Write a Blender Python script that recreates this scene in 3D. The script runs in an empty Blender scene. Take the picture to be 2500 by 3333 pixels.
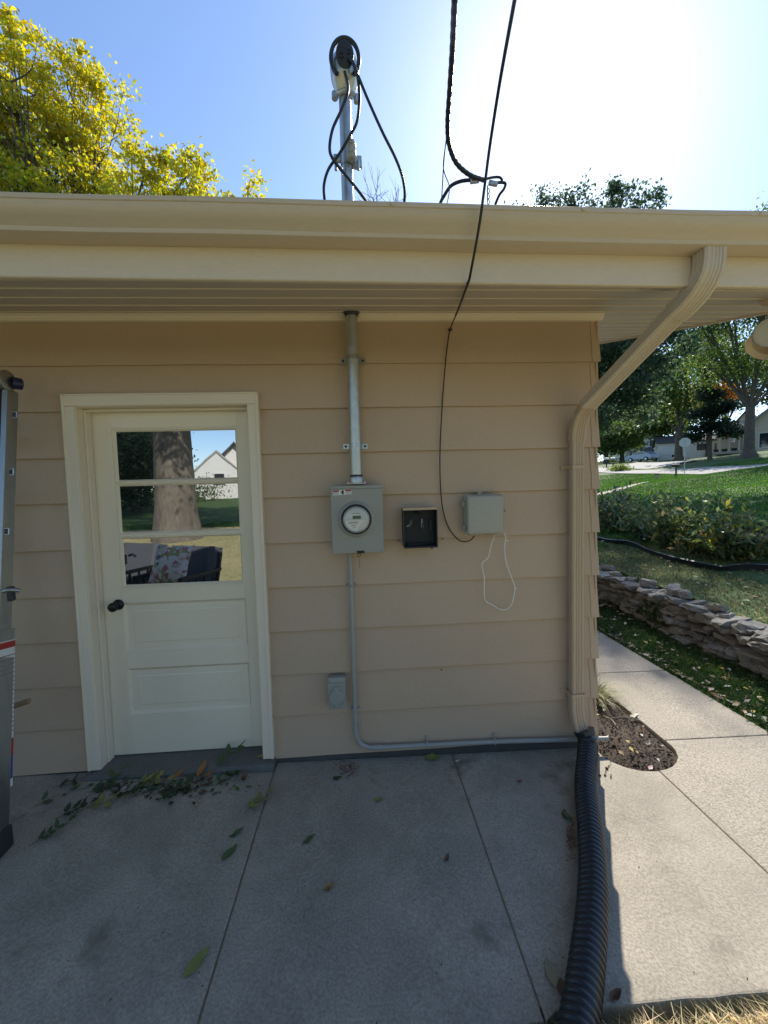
import bpy, bmesh, math, random
import numpy as np
from mathutils import Vector, Matrix

random.seed(7); RNG = np.random.default_rng(11)
scene = bpy.context.scene
COL = scene.collection
R = math.radians

# ------------------------------------------------------------------ camera
F_PX, PW, PH = 1291.386, 2500.0, 3333.0
PITCH, YAW, ROLL = -0.0592, 0.0600, -0.0267
CAM = np.array([0.0, -2.3798, 1.677])
def cam_axes():
    cp, sp, cy, sy = math.cos(PITCH), math.sin(PITCH), math.cos(YAW), math.sin(YAW)
    f = np.array([sy*cp, cy*cp, sp]); rt = np.array([cy, -sy, 0.0]); up = np.cross(rt, f)
    cr, sr = math.cos(ROLL), math.sin(ROLL)
    return cr*rt + sr*up, -sr*rt + cr*up, f
A_R, A_U, A_F = cam_axes()
cd = bpy.data.cameras.new('camera'); cam = bpy.data.objects.new('camera', cd); COL.objects.link(cam)
cd.sensor_fit = 'VERTICAL'; cd.sensor_height = 36; cd.sensor_width = 27
cd.lens = 36*F_PX/PH; cd.clip_start = 0.02; cd.clip_end = 2000
m = Matrix.Identity(4)
for i in range(3):
    m[i][0] = A_R[i]; m[i][1] = A_U[i]; m[i][2] = -A_F[i]; m[i][3] = CAM[i]
cam.matrix_world = m
scene.camera = cam

# ------------------------------------------------------------------ sky, sun, exposure
SUN_AZ, SUN_EL = R(27.7), R(40.0)
wd = bpy.data.worlds.new('World'); scene.world = wd; wd.use_nodes = True
nt = wd.node_tree; bgn = nt.nodes['Background']
sky = nt.nodes.new('ShaderNodeTexSky'); sky.sky_type = 'NISHITA'; sky.sun_disc = False
sky.sun_elevation = SUN_EL; sky.sun_rotation = SUN_AZ
sky.altitude = 300; sky.air_density = 1.0; sky.dust_density = 0.42; sky.ozone_density = 4.0
nt.links.new(sky.outputs[0], bgn.inputs[0]); bgn.inputs[1].default_value = 0.082
sd = np.array([math.sin(SUN_AZ)*math.cos(SUN_EL), math.cos(SUN_AZ)*math.cos(SUN_EL), math.sin(SUN_EL)])
sl = bpy.data.lights.new('sun', 'SUN'); sl.energy = 2.35; sl.angle = R(0.53); sl.color = (1.0, 0.93, 0.81)
so = bpy.data.objects.new('sun', sl); COL.objects.link(so)
so.rotation_euler = Vector((-sd[0], -sd[1], -sd[2])).to_track_quat('-Z', 'Y').to_euler()
so.location = (8, 12, 14)
scene.view_settings.view_transform = 'Standard'; scene.view_settings.look = 'None'
scene.view_settings.gamma = 1.0; scene.view_settings.use_curve_mapping = False
scene.view_settings.exposure = 1.6

# ------------------------------------------------------------------ measuring helpers (photo pixel + a known plane -> place)
def ray(px, py):
    return (px-PW/2)/F_PX*A_R - (py-PH/2)/F_PX*A_U + A_F
def atY(px, py, y):
    d = ray(px, py); return CAM + d*((y-CAM[1])/d[1])
def atX(px, py, x):
    d = ray(px, py); return CAM + d*((x-CAM[0])/d[0])
def atZ(px, py, z):
    d = ray(px, py); return CAM + d*((z-CAM[2])/d[2])
def gz(x): return -0.017*x
def atG(px, py, dz=0.0):
    d = ray(px, py); n = np.array([0.017, 0, 1.0])
    return CAM + d*((dz - CAM@n)/(d@n))
def polar(azd, r, z=0.0):
    a = R(azd); return np.array([CAM[0]+r*math.sin(a), CAM[1]+r*math.cos(a), z])

# ------------------------------------------------------------------ object helpers
def tag(o, label=None, cat=None, group=None, kind=None):
    if label: o['label'] = label
    if cat: o['category'] = cat
    if group: o['group'] = group
    if kind: o['kind'] = kind
    return o
def empty(name, loc, label=None, cat=None, group=None, kind=None):
    o = bpy.data.objects.new(name, None); COL.objects.link(o); o.location = tuple(float(v) for v in loc)
    o.empty_display_size = 0.1
    return tag(o, label, cat, group, kind)
def absloc(o):
    v = Vector(o.location)
    p = o.parent
    while p is not None:
        v = v + Vector(p.location); p = p.parent
    return v
def link(name, me, mat=None, parent=None, origin=None):
    """mesh written in world coordinates; object origin moved to 'origin'"""
    o = bpy.data.objects.new(name, me); COL.objects.link(o)
    if mat is not None:
        if isinstance(mat, (list, tuple)):
            for q in mat: me.materials.append(q)
        else: me.materials.append(mat)
    org = Vector(origin) if origin is not None else None
    if org is None:
        n = len(me.vertices)
        co = np.empty(n*3, np.float32); me.vertices.foreach_get('co', co); co = co.reshape(-1, 3)
        org = Vector((float(co[:, 0].mean()), float(co[:, 1].mean()), float(co[:, 2].min())))
    me.transform(Matrix.Translation(-org))
    if parent is not None:
        o.parent = parent; o.location = org - absloc(parent)
    else: o.location = org
    return o
def smooth(me, angle=40):
    me.polygons.foreach_set('use_smooth', [True]*len(me.polygons))
    try: me.set_sharp_from_angle(angle=R(angle))
    except Exception: pass

class MB:
    def __init__(s): s.bm = bmesh.new()
    def box(s, x0, x1, y0, y1, z0, z1, b=0.0, seg=1, mi=0):
        x0, x1 = min(x0, x1), max(x0, x1); y0, y1 = min(y0, y1), max(y0, y1); z0, z1 = min(z0, z1), max(z0, z1)
        r = bmesh.ops.create_cube(s.bm, size=1.0)
        vs = r['verts']
        for v in vs:
            v.co = Vector(((x0+x1)/2+v.co.x*(x1-x0), (y0+y1)/2+v.co.y*(y1-y0), (z0+z1)/2+v.co.z*(z1-z0)))
        fs = set(f for v in vs for f in v.link_faces)
        for f in fs: f.material_index = mi
        if b > 0:
            es = list(set(e for v in vs for e in v.link_edges))
            bmesh.ops.bevel(s.bm, geom=es, offset=b, segments=seg, affect='EDGES', profile=0.5)
        return s
    def obox(s, c, size, rot, b=0.0, mi=0):
        r = bmesh.ops.create_cube(s.bm, size=1.0); vs = r['verts']
        M = Matrix.Translation(Vector(c)) @ rot.to_4x4() @ Matrix.Diagonal((*size, 1))
        for v in vs: v.co = M @ v.co
        for f in set(f for v in vs for f in v.link_faces): f.material_index = mi
        if b > 0:
            bmesh.ops.bevel(s.bm, geom=list(set(e for v in vs for e in v.link_edges)), offset=b, segments=1, affect='EDGES', profile=0.5)
        return s
    def tube(s, pts, rad, n=10, cap=True, prof=None, up=None, mi=0):
        pts = [Vector(tuple(float(c) for c in p)) for p in pts]
        k = len(pts)
        rads = [rad]*k if not hasattr(rad, '__len__') else list(rad)
        if prof is None: prof = [(math.cos(2*math.pi*i/n), math.sin(2*math.pi*i/n)) for i in range(n)]
        n = len(prof)
        t0 = (pts[1]-pts[0]).normalized()
        u = Vector(up) if up is not None else (Vector((0, 0, 1)) if abs(t0.z) < 0.9 else Vector((1, 0, 0)))
        u = (u - t0*u.dot(t0)).normalized()
        rings = []; tp = t0
        for i in range(k):
            if i == 0: t = t0
            elif i == k-1: t = (pts[i]-pts[i-1]).normalized()
            else:
                a = (pts[i]-pts[i-1]).normalized(); b = (pts[i+1]-pts[i]).normalized(); t = (a+b)
                t = t.normalized() if t.length > 1e-6 else a
            q = tp.rotation_difference(t); u = q @ u; u = (u - t*u.dot(t)).normalized(); tp = t
            w = t.cross(u)
            rings.append([s.bm.verts.new(pts[i] + (u*px + w*py)*rads[i]) for px, py in prof])
        for i in range(k-1):
            for j in range(n):
                f = s.bm.faces.new((rings[i][j], rings[i][(j+1) % n], rings[i+1][(j+1) % n], rings[i+1][j])); f.material_index = mi
        if cap:
            s.bm.faces.new(list(reversed(rings[0]))).material_index = mi
            s.bm.faces.new(rings[-1]).material_index = mi
        return s
    def lathe(s, prof, origin, axis=(0, 0, 1), n=24, cap0=True, cap1=True, mi=0):
        ax = Vector(axis).normalized(); o = Vector(tuple(float(c) for c in origin))
        u = Vector((1, 0, 0)) if abs(ax.x) < 0.9 else Vector((0, 1, 0))
        u = (u-ax*u.dot(ax)).normalized(); w = ax.cross(u)
        rings = []
        for r_, h in prof:
            rings.append([s.bm.verts.new(o+ax*h+(u*math.cos(2*math.pi*j/n)+w*math.sin(2*math.pi*j/n))*r_) for j in range(n)])
        for i in range(len(rings)-1):
            for j in range(n):
                s.bm.faces.new((rings[i][j], rings[i][(j+1) % n], rings[i+1][(j+1) % n], rings[i+1][j])).material_index = mi
        if cap0: s.bm.faces.new(list(reversed(rings[0]))).material_index = mi
        if cap1: s.bm.faces.new(rings[-1]).material_index = mi
        return s
    def prism(s, poly, vec, mi=0):
        """poly: 3-D points of one face, extruded by vec"""
        a = [s.bm.verts.new(Vector(tuple(float(c) for c in p))) for p in poly]
        b = [s.bm.verts.new(v.co + Vector(tuple(float(c) for c in vec))) for v in a]
        s.bm.faces.new(a).material_index = mi; s.bm.faces.new(list(reversed(b))).material_index = mi
        n = len(a)
        for i in range(n):
            s.bm.faces.new((a[i], b[i], b[(i+1) % n], a[(i+1) % n])).material_index = mi
        return s
    def quad(s, *p, mi=0):
        s.bm.faces.new([s.bm.verts.new(Vector(tuple(float(c) for c in q))) for q in p]).material_index = mi; return s
    def build(s, name, mat, parent=None, sm=None, origin=None):
        bmesh.ops.recalc_face_normals(s.bm, faces=s.bm.faces[:])
        me = bpy.data.meshes.new(name); s.bm.to_mesh(me); s.bm.free()
        if sm: smooth(me, sm)
        return link(name, me, mat, parent, origin)

def arc(p0, p1, p2, n=8):
    """rounded corner at p1 (quadratic) between p0 and p2"""
    p0, p1, p2 = np.array(p0, float), np.array(p1, float), np.array(p2, float)
    return [tuple((1-t)**2*p0+2*t*(1-t)*p1+t*t*p2) for t in np.linspace(0, 1, n)]
def spline(pts, n=8):
    """Catmull-Rom through the points"""
    P = [np.array(p, float) for p in pts]; P = [2*P[0]-P[1]]+P+[2*P[-1]-P[-2]]; out = []
    for i in range(1, len(P)-2):
        for t in np.linspace(0, 1, n, endpoint=False):
            a, b, c, d = P[i-1], P[i], P[i+1], P[i+2]
            out.append(tuple(0.5*((2*b)+(c-a)*t+(2*a-5*b+4*c-d)*t*t+(3*b-a-3*c+d)*t**3)))
    out.append(tuple(P[-2])); return out

# ------------------------------------------------------------------ materials
MATS = {}
def mat(name, c, c2=None, rough=0.6, metal=0.0, scale=6.0, mix=0.5, bump=0.0, bscale=60.0, detail=6.0, rvar=0.0,
        stretch=(1, 1, 1), spec=0.5, spots=None, coat=0.0, fine=0.0, objrand=0.0, coords='Object'):
    """painted / mineral surface: two colours mixed by noise, fine grain, optional stains, relief"""
    if name in MATS: return MATS[name]
    M = bpy.data.materials.new(name); M.use_nodes = True; MATS[name] = M
    N = M.node_tree.nodes; L = M.node_tree.links; P = N['Principled BSDF']
    P.inputs['Roughness'].default_value = rough; P.inputs['Metallic'].default_value = metal
    P.inputs['Specular IOR Level'].default_value = spec
    if coat: P.inputs['Coat Weight'].default_value = coat
    if coords == 'World':
        g = N.new('ShaderNodeNewGeometry'); src = g.outputs['Position']
    else:
        tc = N.new('ShaderNodeTexCoord'); src = tc.outputs['Object']
    mp = N.new('ShaderNodeMapping'); mp.inputs['Scale'].default_value = stretch; L.new(src, mp.inputs[0])
    if objrand or coords != 'World':
        oi = N.new('ShaderNodeObjectInfo'); va = N.new('ShaderNodeVectorMath'); va.operation = 'SCALE'
        cb = N.new('ShaderNodeCombineXYZ'); 
        for i in range(3): L.new(oi.outputs['Random'], cb.inputs[i])
        L.new(cb.outputs[0], va.inputs[0]); va.inputs['Scale'].default_value = 37.0 if coords != 'World' else 0.0
        L.new(va.outputs[0], mp.inputs['Location'])
    nz = N.new('ShaderNodeTexNoise'); nz.inputs['Scale'].default_value = scale; nz.inputs['Detail'].default_value = detail
    nz.inputs['Roughness'].default_value = 0.62
    L.new(mp.outputs[0], nz.inputs['Vector'])
    rp = N.new('ShaderNodeValToRGB'); rp.color_ramp.elements[0].position = 0.5-mix*0.5; rp.color_ramp.elements[1].position = 0.5+mix*0.5
    c2 = c2 or tuple(v*0.85 for v in c)
    rp.color_ramp.elements[0].color = (*c2, 1); rp.color_ramp.elements[1].color = (*c, 1)
    L.new(nz.outputs[0], rp.inputs[0]); out = rp.outputs[0]
    def mul(a, fac, lo, hi):
        mr = N.new('ShaderNodeMapRange'); mr.inputs['From Min'].default_value = 0.3; mr.inputs['From Max'].default_value = 0.7
        mr.inputs['To Min'].default_value = lo; mr.inputs['To Max'].default_value = hi; L.new(fac, mr.inputs[0])
        mx = N.new('ShaderNodeMix'); mx.data_type = 'RGBA'; mx.blend_type = 'MULTIPLY'; mx.inputs[0].default_value = 1.0
        L.new(a, mx.inputs[6]); L.new(mr.outputs[0], mx.inputs[7]); return mx.outputs[2]
    if fine:
        nf = N.new('ShaderNodeTexNoise'); nf.inputs['Scale'].default_value = bscale; nf.inputs['Detail'].default_value = 3
        L.new(mp.outputs[0], nf.inputs['Vector']); out = mul(out, nf.outputs[0], 1-fine, 1+fine)
    if objrand:
        mr = N.new('ShaderNodeMapRange'); mr.inputs['To Min'].default_value = 1-objrand; mr.inputs['To Max'].default_value = 1+objrand
        L.new(oi.outputs['Random'], mr.inputs[0])
        mx = N.new('ShaderNodeMix'); mx.data_type = 'RGBA'; mx.blend_type = 'MULTIPLY'; mx.inputs[0].default_value = 1.0
        L.new(out, mx.inputs[6]); L.new(mr.outputs[0], mx.inputs[7]); out = mx.outputs[2]
    if spots:
        sc, thr, scol = spots
        ns = N.new('ShaderNodeTexNoise'); ns.inputs['Scale'].default_value = sc; ns.inputs['Detail'].default_value = 8; ns.inputs['Roughness'].default_value = 0.7
        L.new(mp.outputs[0], ns.inputs['Vector'])
        r2 = N.new('ShaderNodeValToRGB'); r2.color_ramp.elements[0].position = thr; r2.color_ramp.elements[1].position = min(thr+0.12, 1)
        L.new(ns.outputs[0], r2.inputs[0])
        mx = N.new('ShaderNodeMix'); mx.data_type = 'RGBA'; L.new(r2.outputs[0], mx.inputs[0]); L.new(out, mx.inputs[6]); mx.inputs[7].default_value = (*scol, 1)
        out = mx.outputs[2]
    L.new(out, P.inputs['Base Color'])
    if rvar:
        mr = N.new('ShaderNodeMapRange'); mr.inputs['To Min'].default_value = max(rough-rvar, 0.02); mr.inputs['To Max'].default_value = min(rough+rvar, 1)
        L.new(nz.outputs[0], mr.inputs[0]); L.new(mr.outputs[0], P.inputs['Roughness'])
    if bump:
        nb = N.new('ShaderNodeTexNoise'); nb.inputs['Scale'].default_value = bscale; nb.inputs['Detail'].default_value = 5
        L.new(mp.outputs[0], nb.inputs['Vector'])
        bp = N.new('ShaderNodeBump'); bp.inputs['Strength'].default_value = bump; bp.inputs['Distance'].default_value = 0.004
        L.new(nb.outputs[0], bp.inputs['Height']); L.new(bp.outputs[0], P.inputs['Normal'])
    return M
def leafmat(name, trans=0.45, rough=0.5):
    """leaf blades: colour per leaf from the mesh, light passing through"""
    if name in MATS: return MATS[name]
    M = bpy.data.materials.new(name); M.use_nodes = True; MATS[name] = M
    N = M.node_tree.nodes; L = M.node_tree.links; P = N['Principled BSDF']
    at = N.new('ShaderNodeAttribute'); at.attribute_name = 'Col'
    L.new(at.outputs['Color'], P.inputs['Base Color']); P.inputs['Roughness'].default_value = rough
    P.inputs['Specular IOR Level'].default_value = 0.35
    tr = N.new('ShaderNodeBsdfTranslucent')
    hs = N.new('ShaderNodeHueSaturation'); hs.inputs['Saturation'].default_value = 1.15; hs.inputs['Value'].default_value = 1.35
    L.new(at.outputs['Color'], hs.inputs['Color']); L.new(hs.outputs[0], tr.inputs['Color'])
    ms = N.new('ShaderNodeMixShader'); ms.inputs[0].default_value = trans
    L.new(P.outputs[0], ms.inputs[1]); L.new(tr.outputs[0], ms.inputs[2])
    L.new(ms.outputs[0], N['Material Output'].inputs['Surface'])
    return M
def plain(name, c, rough=0.5, metal=0.0, spec=0.5):
    return mat(name, c, tuple(v*0.9 for v in c), rough, metal, scale=20, mix=0.8, spec=spec)

M_SIDING = mat('tan_siding_paint', (0.55, 0.40, 0.285), (0.495, 0.36, 0.255), rough=0.55, scale=1.3, mix=0.5, bump=0.14, bscale=200, fine=0.07, objrand=0.035, stretch=(1, 1, 0.6), spots=(3.0, 0.70, (0.44, 0.315, 0.22)))
M_CREAM = mat('cream_trim_paint', (0.82, 0.71, 0.57), (0.77, 0.665, 0.53), rough=0.5, scale=3.0, mix=0.8, bump=0.08, bscale=160, fine=0.03, spots=(6.0, 0.72, (0.52, 0.46, 0.33)))
M_DOOR = mat('cream_door_paint', (0.86, 0.76, 0.60), (0.80, 0.70, 0.55), rough=0.42, scale=2.2, mix=0.8, bump=0.10, bscale=120, fine=0.03, spots=(5.0, 0.70, (0.62, 0.53, 0.40)))
M_GUTTER = mat('sand_gutter_enamel', (0.64, 0.525, 0.41), (0.585, 0.48, 0.37), rough=0.38, scale=2.0, mix=0.8, bump=0.03, bscale=90, fine=0.03, stretch=(0.25, 1, 1), spots=(9.0, 0.70, (0.38, 0.32, 0.23)))
M_DOWN = mat('tan_downspout_enamel', (0.54, 0.40, 0.275), (0.49, 0.36, 0.245), rough=0.42, scale=4, mix=0.7, bump=0.05, bscale=80, fine=0.04, stretch=(1, 1, 0.2), spots=(10, 0.70, (0.41, 0.30, 0.21)))
M_FASCIA = mat('sand_fascia_enamel', (0.73, 0.61, 0.475), (0.685, 0.57, 0.445), rough=0.45, scale=2.0, mix=0.8, bump=0.03, bscale=90, fine=0.03, stretch=(0.3, 1, 1))
M_SOFFIT = mat('taupe_soffit_paint', (0.60, 0.51, 0.445), (0.555, 0.47, 0.41), rough=0.5, scale=1.6, mix=0.8, bump=0.04, bscale=150, fine=0.03, objrand=0.02)
M_CONC = mat('broom_finished_concrete', (0.40, 0.355, 0.285), (0.25, 0.222, 0.18), rough=0.85, scale=2.4, mix=0.40, bump=0.5, bscale=110, fine=0.24, detail=9, objrand=0.04, spots=(2.6, 0.57, (0.19, 0.165, 0.13)), coords='World')
M_CONC2 = mat('pale_walk_concrete', (0.38, 0.335, 0.27), (0.28, 0.25, 0.205), rough=0.85, scale=3.0, mix=0.6, bump=0.6, bscale=105, fine=0.38, detail=9, objrand=0.04, spots=(3.0, 0.68, (0.21, 0.18, 0.135)), coords='World')
M_STEP = mat('dark_stained_concrete', (0.17, 0.165, 0.15), (0.11, 0.105, 0.095), rough=0.8, scale=5.0, mix=0.7, bump=0.4, bscale=110, fine=0.2, detail=9)
M_FOUND = mat('dark_foundation', (0.10, 0.10, 0.095), (0.06, 0.06, 0.058), rough=0.9, scale=8, bump=0.3, bscale=90)
M_GALV = mat('galvanised_steel', (0.62, 0.63, 0.62), (0.47, 0.48, 0.48), rough=0.38, metal=0.85, scale=26, mix=0.5, bump=0.04, bscale=200, rvar=0.12, fine=0.06)
M_STRAP = mat('zinc_strap', (0.50, 0.51, 0.52), (0.40, 0.41, 0.42), rough=0.28, metal=0.9, scale=40)
M_PVC = mat('grey_plastic_conduit', (0.37, 0.36, 0.34), (0.33, 0.32, 0.30), rough=0.42, scale=14, mix=0.8, fine=0.03)
M_METER = mat('grey_enamel_box', (0.34, 0.335, 0.305), (0.31, 0.305, 0.28), rough=0.38, scale=4, mix=0.8, bump=0.03, bscale=180, fine=0.03, spots=(12, 0.73, (0.36, 0.375, 0.37)))
M_TEL = mat('weathered_grey_plastic', (0.43, 0.41, 0.355), (0.38, 0.36, 0.31), rough=0.5, scale=5, mix=0.8, fine=0.03, spots=(7, 0.72, (0.43, 0.43, 0.39)))
M_BLACKP = mat('black_corrugated_plastic', (0.020, 0.024, 0.032), (0.013, 0.016, 0.022), rough=0.33, scale=18, mix=0.7, bump=0.02, bscale=120, rvar=0.08, spots=(25, 0.76, (0.06, 0.058, 0.055)))
M_RUBBER = plain('black_cable_jacket', (0.018, 0.018, 0.02), 0.45)
M_DARK = plain('dark_plastic', (0.03, 0.032, 0.036), 0.5)
M_KNOB = mat('aged_bronze', (0.02, 0.02, 0.02), (0.012, 0.012, 0.013), rough=0.35, metal=0.4, scale=40)
M_ALU = mat('ladder_aluminium', (0.40, 0.405, 0.41), (0.32, 0.325, 0.33), rough=0.36, metal=0.9, scale=12, stretch=(1, 1, 0.1), rvar=0.1, fine=0.05)
M_BLUE = plain('navy_plastic', (0.012, 0.018, 0.075), 0.4)
M_WHITE = plain('white_plastic', (0.75, 0.75, 0.72), 0.45)
M_RED = plain('red_print', (0.45, 0.03, 0.03), 0.5)
M_INK = plain('black_print', (0.03, 0.03, 0.03), 0.6)
M_INKG = plain('grey_print', (0.25, 0.25, 0.25), 0.6)
M_BLUEP = plain('blue_print', (0.03, 0.08, 0.32), 0.5)
M_WOOD = mat('worn_wood_handle', (0.34, 0.22, 0.12), (0.24, 0.15, 0.08), rough=0.6, scale=30, stretch=(1, 1, 0.15))
M_SOIL = mat('dark_garden_soil', (0.075, 0.054, 0.039), (0.048, 0.034, 0.025), rough=0.95, scale=18, mix=0.7, bump=1.0, bscale=60, fine=0.3, detail=10, coords='World')
M_STONE = mat('weathered_limestone', (0.37, 0.345, 0.30), (0.13, 0.123, 0.108), rough=0.9, scale=7, mix=0.45, bump=0.9, bscale=45, fine=0.25, detail=9, objrand=0.28, spots=(6, 0.62, (0.12, 0.115, 0.10)))
M_BARK = mat('grey_bark', (0.13, 0.105, 0.08), (0.06, 0.048, 0.038), rough=0.95, scale=9, mix=0.6, bump=1.0, bscale=16, stretch=(1, 1, 0.3), fine=0.2)
M_BARK2 = mat('pale_bark', (0.22, 0.19, 0.15), (0.08, 0.069, 0.055), rough=0.95, scale=4, mix=0.6, bump=1.0, bscale=14, stretch=(1, 1, 0.35), fine=0.2)
M_LEAF = leafmat('tree_leaf', 0.58)
M_LEAFD = leafmat('fallen_leaf_blade', 0.2, 0.6)
M_GRASS = leafmat('grass_blade', 0.35, 0.55)
M_LAWN = mat('lawn_soil_and_thatch', (0.075, 0.13, 0.025), (0.040, 0.080, 0.016), rough=0.9, scale=0.9, mix=0.6, bump=0.8, bscale=40, fine=0.35, detail=10, spots=(0.5, 0.62, (0.15, 0.135, 0.055)), coords='World')
M_DRY = mat('half_dry_lawn', (0.48, 0.38, 0.20), (0.24, 0.24, 0.085), rough=0.9, scale=0.7, mix=0.6, bump=0.8, bscale=40, fine=0.3, detail=10, coords='World')
M_ROAD = mat('pale_street_concrete', (0.34, 0.33, 0.31), (0.27, 0.26, 0.245), rough=0.85, scale=0.8, mix=0.8, fine=0.1, bscale=20, coords='World')
M_ROOF = mat('dark_shingles', (0.10, 0.095, 0.09), (0.06, 0.058, 0.056), rough=0.9, scale=10, bump=0.4, bscale=30, fine=0.25)
M_ROOFL = mat('pale_shingles', (0.42, 0.40, 0.37), (0.32, 0.30, 0.28), rough=0.9, scale=3, bump=0.4, bscale=20, fine=0.2)
M_HWHITE = mat('white_house_siding', (0.74, 0.73, 0.70), (0.68, 0.67, 0.64), rough=0.6, scale=2)
M_HTAN = mat('tan_house_siding', (0.52, 0.45, 0.34), (0.47, 0.40, 0.30), rough=0.6, scale=2)
M_WINDOW = plain('dark_window_glass', (0.03, 0.035, 0.04), 0.08, spec=0.9)
M_SIGNB = mat('bare_sign_back', (0.60, 0.61, 0.62), (0.55, 0.56, 0.57), rough=0.45, metal=0.3, scale=5)
M_GREY = plain('grey_cushion', (0.10, 0.108, 0.125), 0.9)
M_FRAMEC = plain('black_chair_frame', (0.02, 0.021, 0.024), 0.4)
M_GLASSB = plain('lamp_lens', (0.42, 0.42, 0.38), 0.15, spec=0.8)
M_STRING = plain('white_string', (0.88, 0.85, 0.76), 0.8)
M_RUST = plain('rusty_metal', (0.12, 0.06, 0.03), 0.8, 0.3)

def pane_mat():
    M = bpy.data.materials.new('dark_reflecting_pane'); M.use_nodes = True
    N = M.node_tree.nodes; L = M.node_tree.links; P = N['Principled BSDF']
    P.inputs['Base Color'].default_value = (0.012, 0.013, 0.015, 1); P.inputs['Roughness'].default_value = 0.05
    g = N.new('ShaderNodeBsdfGlossy'); g.inputs['Roughness'].default_value = 0.003; g.inputs['Color'].default_value = (0.95, 0.97, 1, 1)
    ms = N.new('ShaderNodeMixShader'); ms.inputs[0].default_value = 0.42
    tc = N.new('ShaderNodeTexCoord'); nz = N.new('ShaderNodeTexNoise'); nz.inputs['Scale'].default_value = 7.0; nz.inputs['Detail'].default_value = 1.0
    bp = N.new('ShaderNodeBump'); bp.inputs['Strength'].default_value = 0.025; bp.inputs['Distance'].default_value = 0.004
    L.new(tc.outputs['Object'], nz.inputs['Vector']); L.new(nz.outputs[0], bp.inputs['Height']); L.new(bp.outputs[0], g.inputs['Normal'])
    L.new(P.outputs[0], ms.inputs[1]); L.new(g.outputs[0], ms.inputs[2]); L.new(ms.outputs[0], N['Material Output'].inputs['Surface'])
    return M
M_PANE = pane_mat()
def clear_mat():
    M = bpy.data.materials.new('clear_dome_glass'); M.use_nodes = True
    N = M.node_tree.nodes; L = M.node_tree.links; N.remove(N['Principled BSDF'])
    t = N.new('ShaderNodeBsdfTransparent'); g = N.new('ShaderNodeBsdfGlossy'); g.inputs['Roughness'].default_value = 0.03
    lw = N.new('ShaderNodeLayerWeight'); lw.inputs[0].default_value = 0.25
    mr = N.new('ShaderNodeMapRange'); mr.inputs['To Min'].default_value = 0.06; mr.inputs['To Max'].default_value = 0.5
    L.new(lw.outputs['Facing'], mr.inputs[0])
    ms = N.new('ShaderNodeMixShader'); L.new(mr.outputs[0], ms.inputs[0]); L.new(t.outputs[0], ms.inputs[1]); L.new(g.outputs[0], ms.inputs[2])
    L.new(ms.outputs[0], N['Material Output'].inputs['Surface']); return M
M_CLEAR = clear_mat()
def pillow_mat():
    M = bpy.data.materials.new('floral_pillow_print'); M.use_nodes = True
    N = M.node_tree.nodes; L = M.node_tree.links; P = N['Principled BSDF']; P.inputs['Roughness'].default_value = 0.9
    tc = N.new('ShaderNodeTexCoord'); v = N.new('ShaderNodeTexVoronoi'); v.inputs['Scale'].default_value = 22; v.inputs['Randomness'].default_value = 1
    nz = N.new('ShaderNodeTexNoise'); nz.inputs['Scale'].default_value = 9; L.new(tc.outputs['Object'], nz.inputs[0])
    mx = N.new('ShaderNodeMix'); mx.data_type = 'VECTOR'; mx.inputs[0].default_value = 0.12
    L.new(tc.outputs['Object'], mx.inputs[4]); L.new(nz.outputs['Color'], mx.inputs[5]); L.new(mx.outputs[1], v.inputs['Vector'])
    rp = N.new('ShaderNodeValToRGB'); cr = rp.color_ramp; cr.interpolation = 'CONSTANT'
    cols = [(0.0, (0.88, 0.85, 0.78)), (0.38, (0.60, 0.22, 0.22)), (0.48, (0.72, 0.58, 0.50)), (0.58, (0.42, 0.45, 0.18)), (0.7, (0.88, 0.86, 0.78)), (0.86, (0.14, 0.20, 0.26)), (0.92, (0.66, 0.32, 0.30))]
    cr.elements[0].color = (*cols[0][1], 1); cr.elements[1].position = cols[1][0]; cr.elements[1].color = (*cols[1][1], 1)
    for p, c in cols[2:]:
        e = cr.elements.new(p); e.color = (*c, 1)
    L.new(v.outputs['Color'], rp.inputs[0]); L.new(rp.outputs[0], P.inputs['Base Color']); return M
M_PILLOW = pillow_mat()

# ------------------------------------------------------------------ mass geometry with numpy
def np_mesh(name, V, faces_n, F, cols=None):
    """V (n,3); F flat index array of faces with faces_n corners each"""
    me = bpy.data.meshes.new(name)
    nv = len(V); nf = len(F)//faces_n
    me.vertices.add(nv); me.vertices.foreach_set('co', np.ascontiguousarray(V, np.float32).ravel())
    me.loops.add(len(F)); me.loops.foreach_set('vertex_index', np.ascontiguousarray(F, np.int32).ravel())
    me.polygons.add(nf); me.polygons.foreach_set('loop_start', np.arange(0, len(F), faces_n, dtype=np.int32))
    me.update(calc_edges=True); me.validate(verbose=False)
    if cols is not None:
        a = me.color_attributes.new('Col', 'FLOAT_COLOR', 'POINT')
        a.data.foreach_set('color', np.ascontiguousarray(np.concatenate([cols, np.ones((nv, 1))], 1), np.float32).ravel())
    return me
def unit(v): return v/np.maximum(np.linalg.norm(v, axis=-1, keepdims=True), 1e-9)
def leaf_cloud(name, C, size, cols, droop=0.35, aspect=0.6):
    """each leaf a pointed folded blade (two triangles) with its own turn"""
    n = len(C)
    d = RNG.normal(size=(n, 3)); d[:, 2] -= droop; d = unit(d)
    u = RNG.normal(size=(n, 3)); w = unit(np.cross(d, u)); nn = np.cross(d, w)
    s = size[:, None]
    a = C - d*s*0.5; b = C + d*s*0.5
    l = C + w*s*aspect*0.5 + nn*s*0.10 - d*s*0.05; r = C - w*s*aspect*0.5 + nn*s*0.10 - d*s*0.05
    V = np.stack([a, l, b, r], 1).reshape(-1, 3)
    i = np.arange(n)*4
    F = np.stack([i, i+1, i+2, i, i+2, i+3], 1).ravel()
    return np_mesh(name, V, 3, F, np.repeat(cols, 4, 0))
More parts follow.
